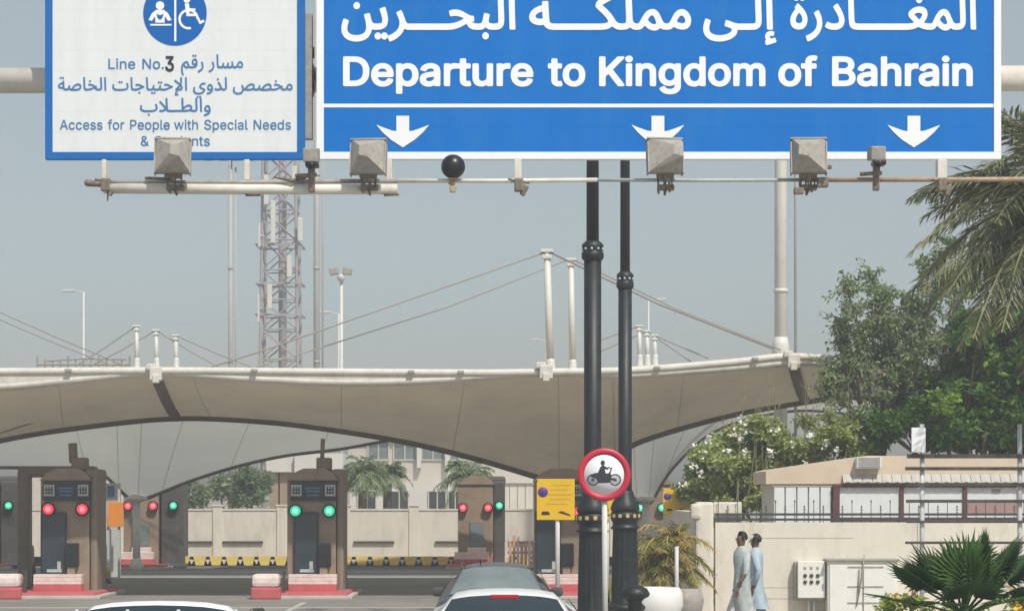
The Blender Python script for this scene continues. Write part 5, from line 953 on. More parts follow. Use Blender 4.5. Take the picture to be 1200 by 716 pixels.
for cx in (-11.2, 10.8):
    for k in range(6):
        a = k*math.pi/6; dx, dy = 4.8*math.cos(a), 4.8*math.sin(a); nx, ny = -math.sin(a)*.22, math.cos(a)*.22
        fp([(cx-dx+nx, -5.5-dy+ny), (cx+dx+nx, -5.5+dy+ny), (cx+dx-nx, -5.5+dy-ny), (cx-dx-nx, -5.5-dy-ny)], dm-.0100)
fp([(-14, -1.5), (-10, 1), (-4, 2), (1, 0.2), (5, 1.5), (7.5, -1), (6, -4.5), (5, -8.5), (-5.5, -8.8), (-8, -4.5), (-12, -3)], dm-.0112)
fp([(6, -1), (8, 6.5), (7, 7), (4.5, 0)], dm-.0116)
fp([(7, 6.2), (3.8, 7.8), (3.6, 6.9), (6.8, 5.2)], dm-.0119)
fp([(-6, 2), (-4, 7), (-1.5, 9.2), (1, 8), (4.5, 5.8), (4, 4.6), (0.5, 5.2), (1.5, 1.2), (5, -.8), (3.8, -6.5), (1.8, -6.5), (1.2, -2.2), (-4, -1)], dm-.0122)
fp([(-1.4+2.2*math.cos(k*R(20)), 11.4+2.5*math.sin(k*R(20))) for k in range(18)], dm-.0125)
fp([(6, -3), (12, -4.8), (12, -6), (5, -6)], dm-.0127)
b.build('motorcycle_symbol', M['letblack'], t)
b = MB()
for dz in (-.12, .12): b.bx((c.x-.05, dm+.013, c.z+dz-.02), (c.x+.06, dm+.085, c.z+dz+.02), .004)
b.build('pole_clip', M['steel'], t)

# yellow parking signs
VIOLET = mat('sign_violet', (.10, .04, .28), .5, .1, 3); FADEY = mat('sign_faded_text', (.50, .33, .06), .5, .1, 3)
def yellow_sign(x0, y0, x1, y1, d, label, pole=True, z0=.116, full=True):
    p = U(x0, y0, d); q = U(x1, y1, d); w_ = q.x-p.x; h = p.z-q.z
    t = thing('parking_sign', label, 'road sign', ((p.x+q.x)/2, d, z0), 'yellow parking signs')
    MB().bx((p.x, d-.01, q.z), (q.x, d+.01, p.z), .006).build('board', M['signyellow'], t)
    if pole: b = MB().tube([((p.x+q.x)/2+.05*w_, d+.05, z0), ((p.x+q.x)/2+.05*w_, d+.05, p.z-.05)], .042 if d < 50 else .03, 10); b.build('pole', M['mast'], t)
    def r(a, c_, e, f_, m, n_, k=1): MB().bx((p.x+a*w_, d-.0125-.001*k, p.z-c_*h), (p.x+e*w_, d-.0105, p.z-f_*h)).build(n_, m, t)
    b = MB().lathe((p.x+.16*w_, d, p.z-.32*h), [(0, -.0105), (.135*w_, -.011), (.13*w_, -.015), (0, -.015)], 20, 'Y'); b.build('roundel', VIOLET, t)
    if full:
        b = MB(); random.seed(4)
        for row, (a, e) in enumerate(((.38, .9), (.36, .84), (.3, .94), (.34, .9), (.28, .8))):
            x = a
            while x < e:
                l_ = random.uniform(.03, .09); b.bx((p.x+x*w_, d-.0125, p.z-(.14+row*.115)*h), (p.x+min(x+l_, e)*w_, d-.0105, p.z-(.165+row*.115)*h)); x += l_+.018
        b.build('lettering', FADEY, t)
        b = MB()
        b.prism([(p.x+a*w_, p.z-c_*h) for a, c_ in ((.12, .84), (.15, .79), (.30, .79), (.34, .83), (.34, .88), (.12, .88))], d-.0125, d-.0105)
        b.prism([(p.x+a*w_, p.z-c_*h) for a, c_ in ((.55, .82), (.66, .78), (.86, .86), (.90, .91), (.70, .86))], d-.0125, d-.0105)
        b.build('tow_symbol', M['letblack'], t)
        b = MB(); b.bx((p.x-.10*w_, d-.02, p.z-.08*h), (p.x+.02*w_, d+.03, p.z-.03*h), .006); b.build('bracket', M['darkmetal'], t)
yellow_sign(629, 561, 673.5, 609, 39.5, 'yellow square parking sign on a white pole, left of the round sign')
yellow_sign(777, 572, 809, 602, 46.5, 'yellow parking sign above the bushy palm, just left of the cream wall', z0=0)
yellow_sign(699, 575, 722, 602, 44, 'yellow parking sign mostly hidden behind the round motorcycle sign', z0=.116, full=False)

# ================================================================ CARS
def car(label, cx, y, zr, wr, body, glassm, brake=True, rl=1.0, wz=.93, width=1.78, L_=4.5, tailh=1.02, group='cars queueing for the booths', high=False, bars=0, sunroof=False):
    """cx,y: middle of the rear end of the roof; zr roof height; wr roof width"""
    t = thing('car', label, 'car', (cx, y+1.0, 0), group)
    hw = width/2; ry = y   # rear roof edge at y = ry
    # lower body: loft of cross sections from tail to nose
    secs = [(ry-.95, .86, .45, tailh-.16), (ry-.88, .92, .30, tailh-.02), (ry-.55, .98, .26, tailh), (ry+.3, 1.0, .25, tailh-.03), (ry+1.4, 1.0, .25, tailh-.06), (ry+2.1, .98, .26, tailh-.08), (ry+2.9, .95, .28, .86), (ry+3.3, .88, .32, .72), (ry+3.45, .80, .42, .62)]
    rows = []
    for (yy, k, zb, zt) in secs:
        w_ = hw*k; m_ = zb+(zt-zb)*.45
        rows.append([(cx+a*w_, yy, z) for a, z in ((-.0, zb), (-.86, zb), (-.97, zb+.1), (-1, m_), (-.985, zt-.12), (-.93, zt-.02), (-.8, zt+.012), (0, zt+.03), (.8, zt+.012), (.93, zt-.02), (.985, zt-.12), (1, m_), (.97, zb+.1), (.86, zb), (0, zb))])
    b = MB().grid(rows); b.poly(rows[0]); b.poly(rows[-1]); bmesh.ops.remove_doubles(b.bm, verts=b.bm.verts, dist=.001)
    b.build('body', body, t)
    # greenhouse: curved shell, sill to roof
    zb = tailh-.03; rw = wr/2
    prof = [(ry-.62, zb), (ry-.30, zb+(zr-zb)*.50), (ry-.06, zr-.075), (ry+.10*rl, zr-.022), (ry+.55*rl, zr), (ry+1.1*rl, zr-.01), (ry+1.5*rl, zr-.06), (ry+1.95, zb+(zr-zb)*.45), (ry+2.35, zb)]
    rows = []
    for i, (yy, z) in enumerate(prof):
        k = (z-zb)/(zr-zb); w_ = (hw*.93)*(1-k)+rw*k
        row = []
        for a in (-1, -.985, -.94, -.84, -.6, -.3, 0, .3, .6, .84, .94, .985, 1):
            crown = .045*(1-a*a) if k > .5 else .02*(1-a*a)
            drop = .085*max(0, abs(a)-.8)**1.3/.2**1.3 if k > .6 else 0
            row.append((cx+a*w_, yy+(.10*a*a if i < 3 else 0)-(.1*a*a if i > 6 else 0), z+crown-drop))
        rows.append(row)
    b = MB().grid(rows)
    for sgn, idx in ((-1, 0), (1, -1)):   # side faces down to the belt
        edge = [r[idx] for r in rows]; low = [(cx+sgn*hw*.95, p[1], zb-.02) for p in edge]
        b.grid([edge, low])
    bmesh.ops.remove_doubles(b.bm, verts=b.bm.verts, dist=.001); b.build('roof', body, t)
    def panel(i0, f0, i1, f1, side, name, off=-.012, m=glassm):
        """glass laid 1 cm over the shell between profile positions"""
        def at(i, fr, a):
            r0, r1 = rows[i], rows[min(i+1, len(rows)-1)]
            av = (-1, -.985, -.94, -.84, -.6, -.3, 0, .3, .6, .84, .94, .985, 1)
            for j in range(12):
                if av[j] <= a <= av[j+1]+1e-6:
                    tt = (a-av[j])/(av[j+1]-av[j]); p0 = Vector(r0[j]).lerp(Vector(r0[j+1]), tt); p1 = Vector(r1[j]).lerp(Vector(r1[j+1]), tt)
                    return p0.lerp(p1, fr)
        st = [(i0, f0)]
        for k in range(i0+1, i1+1): st.append((k, 0))
        if f1 > 0: st.append((i1, f1))
        g_ = []
        for (i, fr) in st:
            g_.append([at(i, fr, -.84+.14*k)+Vector((0, off if side == 'rear' else -off, .012)) for k in range(13)])
        b = MB().grid(g_); b.build(name, m, t)
    panel(0, .25, 2, .62, 'rear', 'rear_window')
    panel(6, .1, 7, .8, 'front', 'windscreen')
    # side windows
    for sgn in (-1, 1):
        b = MB()
        def sp(yy, k): return (cx+sgn*((hw*.94)*(1-k)+(rw+.012)*k+.006), yy, zb+(zr-zb)*k)
        b.poly([sp(ry-.22, .12), sp(ry+.0, .80), sp(ry+.62, .88), sp(ry+.62, .05)]); b.poly([sp(ry+.70, .05), sp(ry+.70, .88), sp(ry+1.42, .80), sp(ry+1.95, .10)])
        b.build('side_window', glassm, t)
        b = MB().box((cx+sgn*(hw+.02), ry+1.75, tailh-.03), (.16, .1, .12), bev=.04); b.build('mirror', body, t)
        b = MB().box((cx+sgn*(hw*.74), ry-.945, tailh-.22), (.36, .06, .17), bev=.02); b.build('tail_light', M['taillight'], t)
    p = Vector(rows[2][6]).lerp(Vector(rows[3][6]), .4)
    if brake: MB().box(p+Vector((0, -.03, .012)), (wr*.235, .04, .035), bev=.008).build('brake_light', M['taillight'], t)
    b = MB().box((cx, ry-.96, .75), (.5, .02, .12)); b.build('number_plate', M['letwhite'], t)
    b = MB().box((cx, ry-.97, .42), (width*.92, .14, .2), bev=.05); b.build('bumper', body, t)
    for wy in (ry-.15, ry+2.65):
        for sgn in (-1, 1):
            w_ = MB(); w_.lathe((0, 0, 0), [(.2, -.1), (.30, -.11), (.33, -.07), (.33, .07), (.30, .11), (.2, .1)], 20)
            bmesh.ops.transform(w_.bm, matrix=Matrix.Translation((cx+sgn*(hw-.1), wy, .33)) @ Matrix.Rotation(R(90), 4, 'Y'), verts=w_.bm.verts); wo = w_.build('wheel', M['tyre'], t)
            w_ = MB(); w_.lathe((0, 0, 0), [(0, -.08), (.2, -.09), (.2, .09), (0, .08)], 14)
            bmesh.ops.transform(w_.bm, matrix=Matrix.Translation((cx+sgn*(hw-.1), wy, .33)) @ Matrix.Rotation(R(90), 4, 'Y'), verts=w_.bm.verts); w_.build('rim', M['rimm'], t)
    if bars:
        b = MB()
        for fr in (-.50, -.18, .14, .5):
            q = [Vector(rows[i][6])*(1-abs(fr)*0)+Vector((fr*wr, -.03+.03*abs(fr), .0)) for i in (0, 1, 2)]
            b.tube(q, .02, 6)
        b.build('window_bar', M['carwhite'], t, kind='stuff')
    if high:
        b = MB()
        for sgn in (-1, 1): b.tube([(cx+sgn*rw*.93, ry+.05, zr-.02), (cx+sgn*rw*.93, ry+.15, zr+.035), (cx+sgn*rw*.93, ry+1.2, zr+.035)], .014, 6)
        b.build('roof_rail', M['darkmetal'], t)
    if high: MB().tube([(cx-.2, ry+.25, zr+.03), (cx-.2, ry+.12, zr+.10)], .008, 5).build('aerial', M['darkmetal'], t)
    return t
q = U(591, 0, 20.8); car('white car at the bottom centre, roof and rear window with red brake light', q.x, 20.8, 1.35, 1.12, M['carwhite'], M['carglass'])
q = U(582, 0, 27.0); car('dark grey car in front of the white car, near the booths', q.x, 27.0, 1.42, .92, M['cargrey'], M['carglass2'], False, tailh=1.08, high=True, width=1.5)
q = U(185, 0, 18.2); car('white car at the bottom left with only the roof edge in view', q.x, 18.2, 1.385, 1.3, M['carwhite'], M['carglass'], False, rl=.25, bars=1, group='cars queueing for the booths')

# ================================================================ RIGHT SIDE WALL, RAILING, CABINETS
DWL = 40.5
rw_ = thing('garden_wall', 'long cream wall with rounded end pillar on the right', 'wall', (U(1000, 0, DWL).x, DWL, .1))
x0 = U(836, 0, DWL).x; zt = U(0, 612, DWL).z
for a, c in ((838, 1075), (1075, 1390)):
    MB().bx((U(a, 0, DWL).x+.004, DWL, .1), (U(c, 0, DWL).x-.004, DWL+.22, zt), .008).build('panel', M['wall'], rw_)
b = MB().bx((U(815, 0, DWL).x, DWL-.06, .1), (x0, DWL+.3, U(0, 588, DWL).z), .05); b.build('pillar', M['wall'], rw_)
b = MB().bx((U(809, 0, DWL).x, DWL-.1, U(0, 608, DWL).z), (U(822, 0, DWL).x, DWL+.2, U(0, 590, DWL).z), .06); b.build('side_cap', M['wall'], rw_)
b = MB().bx((x0+.01, DWL+.09, zt+.001), (U(870, 0, DWL).x, DWL+.22, U(0, 588, DWL).z), .03); b.build('raised_wall', M['wall'], rw_)
MB().bx((U(815, 0, DWL).x+.02, DWL+.302, .1), (U(815, 0, DWL).x+.26, DWL+9, U(0, 600, DWL).z), .01).build('side_panel', M['wall'], rw_)
b = MB()
for yy in (630, 688, 701): b.bx((U(872 if yy > 640 else 862, 0, DWL).x, DWL-.004, U(0, yy, DWL).z-.006), (U(934 if yy > 640 else 1000, 0, DWL).x, DWL+.01, U(0, yy, DWL).z+.002))
b.build('render_joint', mat('joint_grey', (.42, .38, .31), .9, .1, 4), rw_)
ra = thing('iron_railing', 'low black iron railing with spear finials on top of the cream wall', 'railing', (U(1000, 0, DWL).x, DWL+.05, zt))
yr = DWL+.04
for yy in (602.5, 608.5):
    z = U(0, yy, DWL).z; MB().bx((x0+.02, yr-.02, z-.022), (U(1390, 0, DWL).x, yr+.02, z+.022)).build('rail', M['iron'], ra)
zb_ = zt+.002; spear = None
k = 0; px = 842
while px < 1385:
    tallb = k % 2 == 0
    if k < 2:
        h = (zt-zt)+(.36 if tallb else .26); b = MB().tube([(0, 0, 0), (0, 0, h)], .007, 5)
        b.lathe((0, 0, h), [(.006, 0), (.016, .02), (.0, .06)], 6)
        if not tallb: b.box((0, 0, h-.03), (.05, .012, .014)); b.box((0, 0, h-.08), (.03, .012, .012))
        o = b.build('spear', M['iron'], ra, local=True)
        if tallb: sp0 = o
        else: sp1 = o
        o.location = (U(px, 0, DWL).x-ra.location.x, -.01, .002)
    else: piece(sp0 if tallb else sp1, ra, (U(px, 0, DWL).x-ra.location.x, -.01, .002))
    px += 11.2; k += 1
mb = thing('meter_box', 'white electric meter box with six round dials on the wall', 'meter box', U(948, 700, 40.35))
p = U(934, 657, 40.35); q = U(966, 700, 40.35)
MB().bx((p.x, 40.22, q.z), (q.x, 40.49, p.z), .015).build('casing', M['cabinet'], mb)
MB().bx((p.x-.045, 40.30, q.z-.05), (q.x-.0, 40.495, p.z-.02), .01).build('frame', M['lampgrey'], mb)  # the casing's shadow, put in as a grey box left of and below it
b = MB()
for i in range(3):
    for j in range(2): b.lathe((p.x+(.13+.115*i), 40.22, p.z-.26-.115*j), [(.034, -.001), (.034, -.02), (0, -.02)], 14, 'Y')
b.build('dial', M['darkmetal'], mb)
b = MB()
for i in range(3): b.bx((p.x+(.10+.115*i), 40.214, p.z-.15), (p.x+(.15+.115*i), 40.219, p.z-.10))
b.bx((q.x-.05, 40.2, q.z+.16), (q.x-.035, 40.219, q.z+.26)); b.build('fitting', M['lampgrey'], mb)
b = MB()
for dx in (.22, .32): b.tube([(p.x+dx, 40.42, .12), (p.x+dx, 40.42, q.z)], .02, 8)
b.build('conduit', M['cabinet'], mb)
cb = thing('utility_cabinet', 'large white double door utility cabinet beside the meter box', 'cabinet', (U(1010, 0, 40.2).x, 40.2, .1))
p = U(970, 656, 40.1); q = U(1052, 656, 40.1); z1 = p.z
MB().bx((p.x, 40.1, .12), (q.x, 40.49, z1-.02), .01).build('casing', M['cabinet'], cb)
MB().bx((p.x-.03, 40.04, z1-.018), (q.x+.03, 40.49, z1+.02), .008).build('top', M['lampgrey'], cb)
mid = U(1011, 0, 40.1).x
for a, c in ((p.x+.03, mid-.015), (mid+.015, q.x-.03)): MB().bx((a, 40.07, .2), (c, 40.098, z1-.08), .008).build('door', M['cabinet'], cb)
b = MB().bx((mid-.012, 40.085, .2), (mid+.012, 40.099, z1-.05)); 
for yy in (664, 687, 706): b.bx((U(994, 0, 40).x, 40.058, U(0, yy, 40).z-.012), (U(1036, 0, 40).x, 40.069, U(0, yy, 40).z+.008))
b.tube([(mid-.06, 40.03, 1.0), (mid-.09, 40.03, .5)], .012, 6); b.tube([(mid+.02, 40.05, z1+.1), (mid-.02, 40.04, z1-.3), (mid-.12, 40.04, .3)], .012, 6)
b.build('strap', M['lampgrey'], cb)

# low building behind the wall
DBd = 42.6
hb = thing('guard_house', 'low white panelled building with peach roof fascia behind the cream wall', 'building', (U(1050, 0, DBd).x, DBd, 0))
def V2(px, py, d=DBd): p = U(px, py, d); return (p.x, p.z)
MB().prism([V2(897, 552), V2(905, 550), V2(1016, 534), V2(1390, 534), V2(1390, 567), V2(897, 567)], DBd-.09, DBd+2.2).build('roof', M['peach'], hb)
b = MB(); p = U(907, 567.2, DBd); q = U(1390, 567, DBd); b.bx((p.x, DBd, 0), (q.x, DBd+2.1, p.z)); b.build('wall', M['bwhite'], hb)
px = 906
while px < 974:
    MB().bx((U(px, 0, DBd).x+.012, DBd-.07, U(0, 611, DBd).z-1), (U(px+13.5, 0, DBd).x-.012, DBd-.002, U(0, 568, DBd).z), .01).build('panel', M['shutter'], hb); px += 13.6
MB().bx((U(905, 0, DBd).x, DBd-.075, U(0, 570.5, DBd).z), (U(975, 0, DBd).x, DBd-.0725, U(0, 568, DBd).z)).build('lintel', M['lampgrey'], hb)
MB().bx((U(975, 0, DBd).x, DBd-.16, 0), (U(982, 0, DBd).x, DBd-.003, U(0, 567.5, DBd).z), .01).build('post', M['maroon'], hb)
MB().bx((U(975, 0, DBd).x, DBd-.17, U(0, 570.5, DBd).z), (U(1390, 0, DBd).x, DBd-.165, U(0, 566.8, DBd).z)).build('lintel', M['maroon'], hb)
for x0_, x1_ in ((983, 1053), (1058, 1127), (1132, 1191), (1196, 1262), (1268, 1330)):
    pk = x0_ >= 1132 and x0_ < 1190
    MB().bx((U(x0_, 0, DBd).x, DBd-.10, U(0, 606, DBd).z), (U(x1_, 0, DBd).x, DBd-.01, U(0, 571, DBd).z), .005).build('window', M['shutter'], hb)
    if pk:
        MB().bx((U(x0_+1, 0, DBd).x, DBd-.118, U(0, 602, DBd).z), (U(x1_-1, 0, DBd).x, DBd-.102, U(0, 588.5, DBd).z)).build('blind', M['pinkglass'], hb)
        MB().bx((U(1161, 0, DBd).x, DBd-.118, U(0, 577.5, DBd).z), (U(1171, 0, DBd).x, DBd-.102, U(0, 573, DBd).z), .004).build('vent', M['lampgrey'], hb)
    MB().bx((U(x1_+.3, 0, DBd).x, DBd-.15, U(0, 615, DBd).z), (U(x1_+4.7, 0, DBd).x, DBd-.011, U(0, 571, DBd).z)).build('mullion', M['maroon'], hb)
    MB().bx((U(x0_, 0, DBd).x, DBd-.13, U(0, 610, DBd).z), (U(x1_, 0, DBd).x, DBd-.105, U(0, 606.5, DBd).z)).build('sill', M['maroon'], hb)
px = 986
while px < 1385:   # ribbed awning in strips
    b = MB(); a, c = U(px+.3, 0, DBd).x, U(px+11.2, 0, DBd).x
    z0, z1 = U(0, 565.5, DBd-.3).z, U(0, 556, DBd).z
    b.grid([[(a, DBd-.24, z0), ((a+c)/2, DBd-.24, z0+.018), (c, DBd-.24, z0)], [(a, DBd-.095, z1), ((a+c)/2, DBd-.095, z1+.018), (c, DBd-.095, z1)]], False)
    b.build('awning_strip', M['awning'], hb); px += 11.5
ac = thing('air_conditioner', 'small white air conditioner box on the peach roof', 'air conditioner', U(1015, 534, DBd+.5))
p = U(1003, 536, DBd-.2); q = U(1032, 549, DBd-.2)
b = MB().bx((p.x, DBd-.32, q.z), (q.x, DBd-.095, p.z), .02); b.build('casing', M['shutter'], ac)
b = MB(); 
for k in range(5): b.bx((p.x+.03, DBd-.33, q.z+.03+.04*k), (q.x-.03, DBd-.322, q.z+.05+.04*k))
b.build('grille', M['lampgrey'], ac)
# tall frame fence
DT2 = 31.0
tf = thing('frame_fence', 'tall open frame of white posts and thin dark rails at the right edge', 'fence', (U(1136, 0, DT2).x, DT2, .1))
for px in (1080.5, 1195, 1310): MB().tube([(U(px, 0, DT2).x, DT2, .117), (U(px, 0, DT2).x, DT2, U(0, 497, DT2).z)], .034, 12).build('post', M['steel'], tf)
for yy, x0_, th in ((534.5, 1062, .03), (549, 1060, .024), (567.5, 1060, .022), (587, 1061, .022), (611, 1061, .018), (635.5, 1060, .018), (664, 1062, .018)):
    MB().bx((U(x0_, 0, DT2).x, DT2-.075, U(0, yy, DT2).z-th), (U(1330, 0, DT2).x, DT2-.044, U(0, yy, DT2).z+th), .004).build('rail', M['darkmetal'], tf)
p = U(1068, 501, DT2-.1); q = U(1084.5, 530, DT2-.1)
nb = thing('notice_plate', 'small blank white plate at the top of the frame fence post', 'plate', (p.x, DT2+.05, p.z))
MB().bx((p.x, DT2-.12, q.z), (q.x, DT2-.08, p.z), .01).build('plate', M['letwhite'], nb)
MB().tube([(p.x+.06, DT2-.06, q.z), (p.x+.06, DT2-.06, p.z)], .015, 6).build('batten', M['steel'], nb)

# ================================================================ PEOPLE
def person(label, px, d, height, kam, shal, facing, phase):
    """skinned continuous body, clothes as lofts"""
    s = height/1.72; X = U(px, 0, d).x
    t = thing('person', label, 'person', (X, d, .117), None, rz=0)
    rot = Matrix.Rotation(facing, 4, 'Z')       # body faces +x before rotation
    J = {'pelvis': (0, 0, .95, .11, .12), 'waist': (0, 0, 1.1, .095, .12), 'chest': (.0, 0, 1.3, .10, .13), 'neck0': (.0, 0, 1.45, .06, .07), 'neck': (.01, 0, 1.51, .05, .05), 'head0': (.02, 0, 1.57, .075, .06), 'head': (.015, 0, 1.64, .085, .072), 'crown': (.0, 0, 1.70, .05, .05)}
    E = [('pelvis','waist'),('waist','chest'),('chest','neck0'),('neck0','neck'),('neck','head0'),('head0','head'),('head','crown')]
    for sg, n_ in ((1, 'l'), (-1, 'r')):
        sw = phase*sg
        J['hip'+n_] = (0, .07*sg, .9, .07, .075); J['knee'+n_] = (.12*sw+.03, .10*sg, .5, .055, .055); J['ankle'+n_] = (.26*sw-.03, .10*sg, .09, .038, .038); J['toe'+n_] = (.26*sw+.14, .11*sg, .03, .035, .03)
        J['sh'+n_] = (0, .150*sg, 1.41, .040, .040); J['el'+n_] = (-.08*sw-.02, .185*sg, 1.14, .04, .04); J['wr'+n_] = (-.10*sw+.08, .18*sg, .90, .026, .026); J['palm'+n_] = (-.10*sw+.11, .18*sg, .83, .03, .016)
        E += [('pelvis','hip'+n_),('hip'+n_,'knee'+n_),('knee'+n_,'ankle'+n_),('ankle'+n_,'toe'+n_),('chest','sh'+n_),('sh'+n_,'el'+n_),('el'+n_,'wr'+n_),('wr'+n_,'palm'+n_)]
        for f_ in range(4):
            dx = -.024+.016*f_; ln = (.07, .082, .078, .062)[f_]
            J[f'f{f_}a'+n_] = (J['palm'+n_][0]+dx, .18*sg, .79, .010, .009); J[f'f{f_}b'+n_] = (J['palm'+n_][0]+dx+.012, .175*sg, .79-ln*.7, .008, .007); J[f'f{f_}c'+n_] = (J['palm'+n_][0]+dx+.02, .167*sg, .79-ln, .007, .006)
            E += [('palm'+n_, f'f{f_}a'+n_), (f'f{f_}a'+n_, f'f{f_}b'+n_), (f'f{f_}b'+n_, f'f{f_}c'+n_)]
        J['th0'+n_] = (J['palm'+n_][0]+.035, .172*sg, .835, .010, .010); J['th1'+n_] = (J['palm'+n_][0]+.055, .165*sg, .80, .008, .008); E += [('palm'+n_, 'th0'+n_), ('th0'+n_, 'th1'+n_)]
    keys = list(J); me = bpy.data.meshes.new('body')
    me.from_pydata([tuple(c_*s for c_ in J[k][:3]) for k in keys], [(keys.index(a), keys.index(b_)) for a, b_ in E], [])
    o = bpy.data.objects.new('body', me); C.objects.link(o)
    md = o.modifiers.new('skin', 'SKIN'); md.use_smooth_shade = True
    for i, k in enumerate(keys): me.skin_vertices[0].data[i].radius = (J[k][3]*s, J[k][4]*s); me.skin_vertices[0].data[i].use_root = (k == 'pelvis')
    sb = o.modifiers.new('sub', 'SUBSURF'); sb.levels = 1; sb.render_levels = 1
    nm = bpy.data.meshes.new_from_object(o.evaluated_get(bpy.context.evaluated_depsgraph_get()))
    bpy.data.objects.remove(o); o = bpy.data.objects.new('body', nm); C.objects.link(o); nm.materials.append(M['skin']); nm.transform(rot); o.parent = t
    def loft(name, secs, m, n=18, wob=.0, cap=True):
        b = MB(); rings = []
        for (z, cx_, cy_, rx, ry_) in secs:
            ring = []
            for k in range(n):
                a = k*2*math.pi/n; w_ = 1+wob*(math.sin(a*5+z*7)+.5*math.sin(a*9-z*11))*(1.5-z)
                ring.append(b.bm.verts.new(rot @ Vector(((cx_+rx*w_*math.cos(a))*s, (cy_+ry_*w_*math.sin(a))*s, z*s))))
            rings.append(ring)
        for i in range(len(rings)-1):
            for k in range(n): b.bm.faces.new((rings[i][k], rings[i][(k+1) % n], rings[i+1][(k+1) % n], rings[i+1][k])).smooth = True
        if cap: b.bm.faces.new(rings[-1])
        return b.build(name, m, t, local=True)
    loft('tunic', [(.50, -.05, 0, .165, .18), (.60, -.03, 0, .155, .175), (.72, -.01, 0, .145, .165), (.85, 0, 0, .130, .155), (.95, 0, 0, .126, .15), (1.05, 0, 0, .118, .147), (1.15, 0, 0, .118, .15), (1.27, .005, 0, .125, .165), (1.36, 0, 0, .122, .182), (1.43, 0, 0, .108, .178), (1.48, 0, 0, .076, .12), (1.53, .005, 0, .054, .056)], kam, wob=.10)
    for sg, n_ in ((1, 'l'), (-1, 'r')):
        b = MB().tube([rot @ (Vector(J[k][:3])*s) for k in ('sh'+n_, 'el'+n_, 'wr'+n_)], [.060*s, .052*s, .045*s], 12); b.build('sleeve', kam, t, local=True)
        k_, a_ = J['knee'+n_], J['ankle'+n_]
        b = MB().tube([rot @ (Vector(v)*s) for v in (J['hip'+n_][:3], ((J['hip'+n_][0]+k_[0])/2, k_[1], .7), k_[:3], ((k_[0]+a_[0])/2-.01, k_[1], .3), (a_[0], a_[1], .12))], [.055*s, .066*s, .078*s, .075*s, .062*s], 12); b.build('trouser_leg', shal, t, local=True)
        tp = J['toe'+n_]; b = MB().box(rot @ (Vector(((a_[0]+tp[0])/2+.01, a_[1], .035))*s), (.25*s, .09*s, .06*s), rot.to_3x3(), bev=.02); b.build('shoe', M['darkmetal'], t, local=True)
    # face and hair
    hd = Vector((.015, 0, 1.645))
    b = MB().ball((0, 0, 0), 1, sub=3); 
    for v in list(b.bm.verts):
        p = v.co.copy(); v.co = rot @ (Vector((hd.x-.012+p.x*.100, p.y*.083, hd.z+.022+p.z*.098))*s)
        if (p.x > .45 and p.z < .55) or p.z < -.55: v.tag = True
    bmesh.ops.delete(b.bm, geom=[v for v in b.bm.verts if v.tag], context='VERTS')
    b.build('hair', M['hair'], t, local=True)
    b = MB().tube([rot @ (Vector(v)*s) for v in ((.088, 0, 1.655), (.112, 0, 1.62), (.095, 0, 1.612))], [.008, .014, .008], 6); b.build('nose', M['skin'], t, local=True)
    b = MB()
    for sg in (1, -1): b.ball(rot @ (Vector((.092, .03*sg, 1.655))*s), .010, sub=1)
    b.build('eye', M['black'], t, local=True)
    b = MB()
    for sg in (1, -1): b.ball(rot @ (Vector((.0, .078*sg, 1.63))*s), .022, (.6, .4, 1), sub=1)
    b.build('ear', M['skin'], t, local=True)
    MB().box(rot @ (Vector((.094, 0, 1.583))*s), (.01, .04, .008), rot.to_3x3(), bev=.002).build('mouth', M['maroon'], t, local=True)
    return t
person('person in a pale grey green tunic walking left along the wall, in front', 869.5, 33, 1.61, M['kam1'], M['shal'], R(205), -.85)
person('person with black hair in a pale blue tunic walking just behind the other', 886, 33.9, 1.56, M['kam2'], M['shal2'], R(165), .7)

# ================================================================ VEGETATION
def leaf(b, p, ln, wd, rnd, mi, droop=0.0, dirv=None):
    d_ = dirv or Vector((rnd.gauss(0, 1), rnd.gauss(0, 1), rnd.gauss(0, .7)-droop)); d_.normalize()
    sd_ = d_.cross(Vector((rnd.gauss(0, 1), rnd.gauss(0, 1), rnd.gauss(0, 1)))).normalized()*wd/2
    nrm = d_.cross(sd_).normalized()*wd*.18
    a = p; m_ = p+d_*ln*.5; e = p+d_*ln
    vs = [b.bm.verts.new(v) for v in (a, m_+sd_+nrm, e, m_-sd_+nrm)]
    f = b.bm.faces.new(vs); f.material_index = mi
def crown(name, clusters, leafsz, mats, parent, n, seed=1, droop=.2, weights=(.45, .4, .15), aspect=.5, shell=.55):
    rnd = random.Random(seed); b = MB(); tot = sum(c_[3]**2 for c_ in clusters)
    for (x, y, z, r, *ry_) in clusters:
        k = int(n*r*r/tot); sq = ry_[0] if ry_ else .8
        # each cluster is made of smaller tufts
        tufts = [Vector((rnd.gauss(0, 1), rnd.gauss(0, 1), rnd.gauss(0, 1))).normalized()*r*(shell+(1-shell)*rnd.random()) for _ in range(max(6, int(26*r)))]
        for _ in range(k):
            tv = rnd.choice(tufts); p = Vector((x+tv.x, y+tv.y, z+tv.z*sq))+Vector((rnd.gauss(0, 1), rnd.gauss(0, 1), rnd.gauss(0, .7)))*r*.16
            mi = rnd.choices((0, 1, 2), weights)[0]
            leaf(b, p, leafsz*rnd.uniform(.6, 1.3), leafsz*aspect*rnd.uniform(.7, 1.2), rnd, mi, droop)
    return b.build(name, mats, parent, fixn=False)
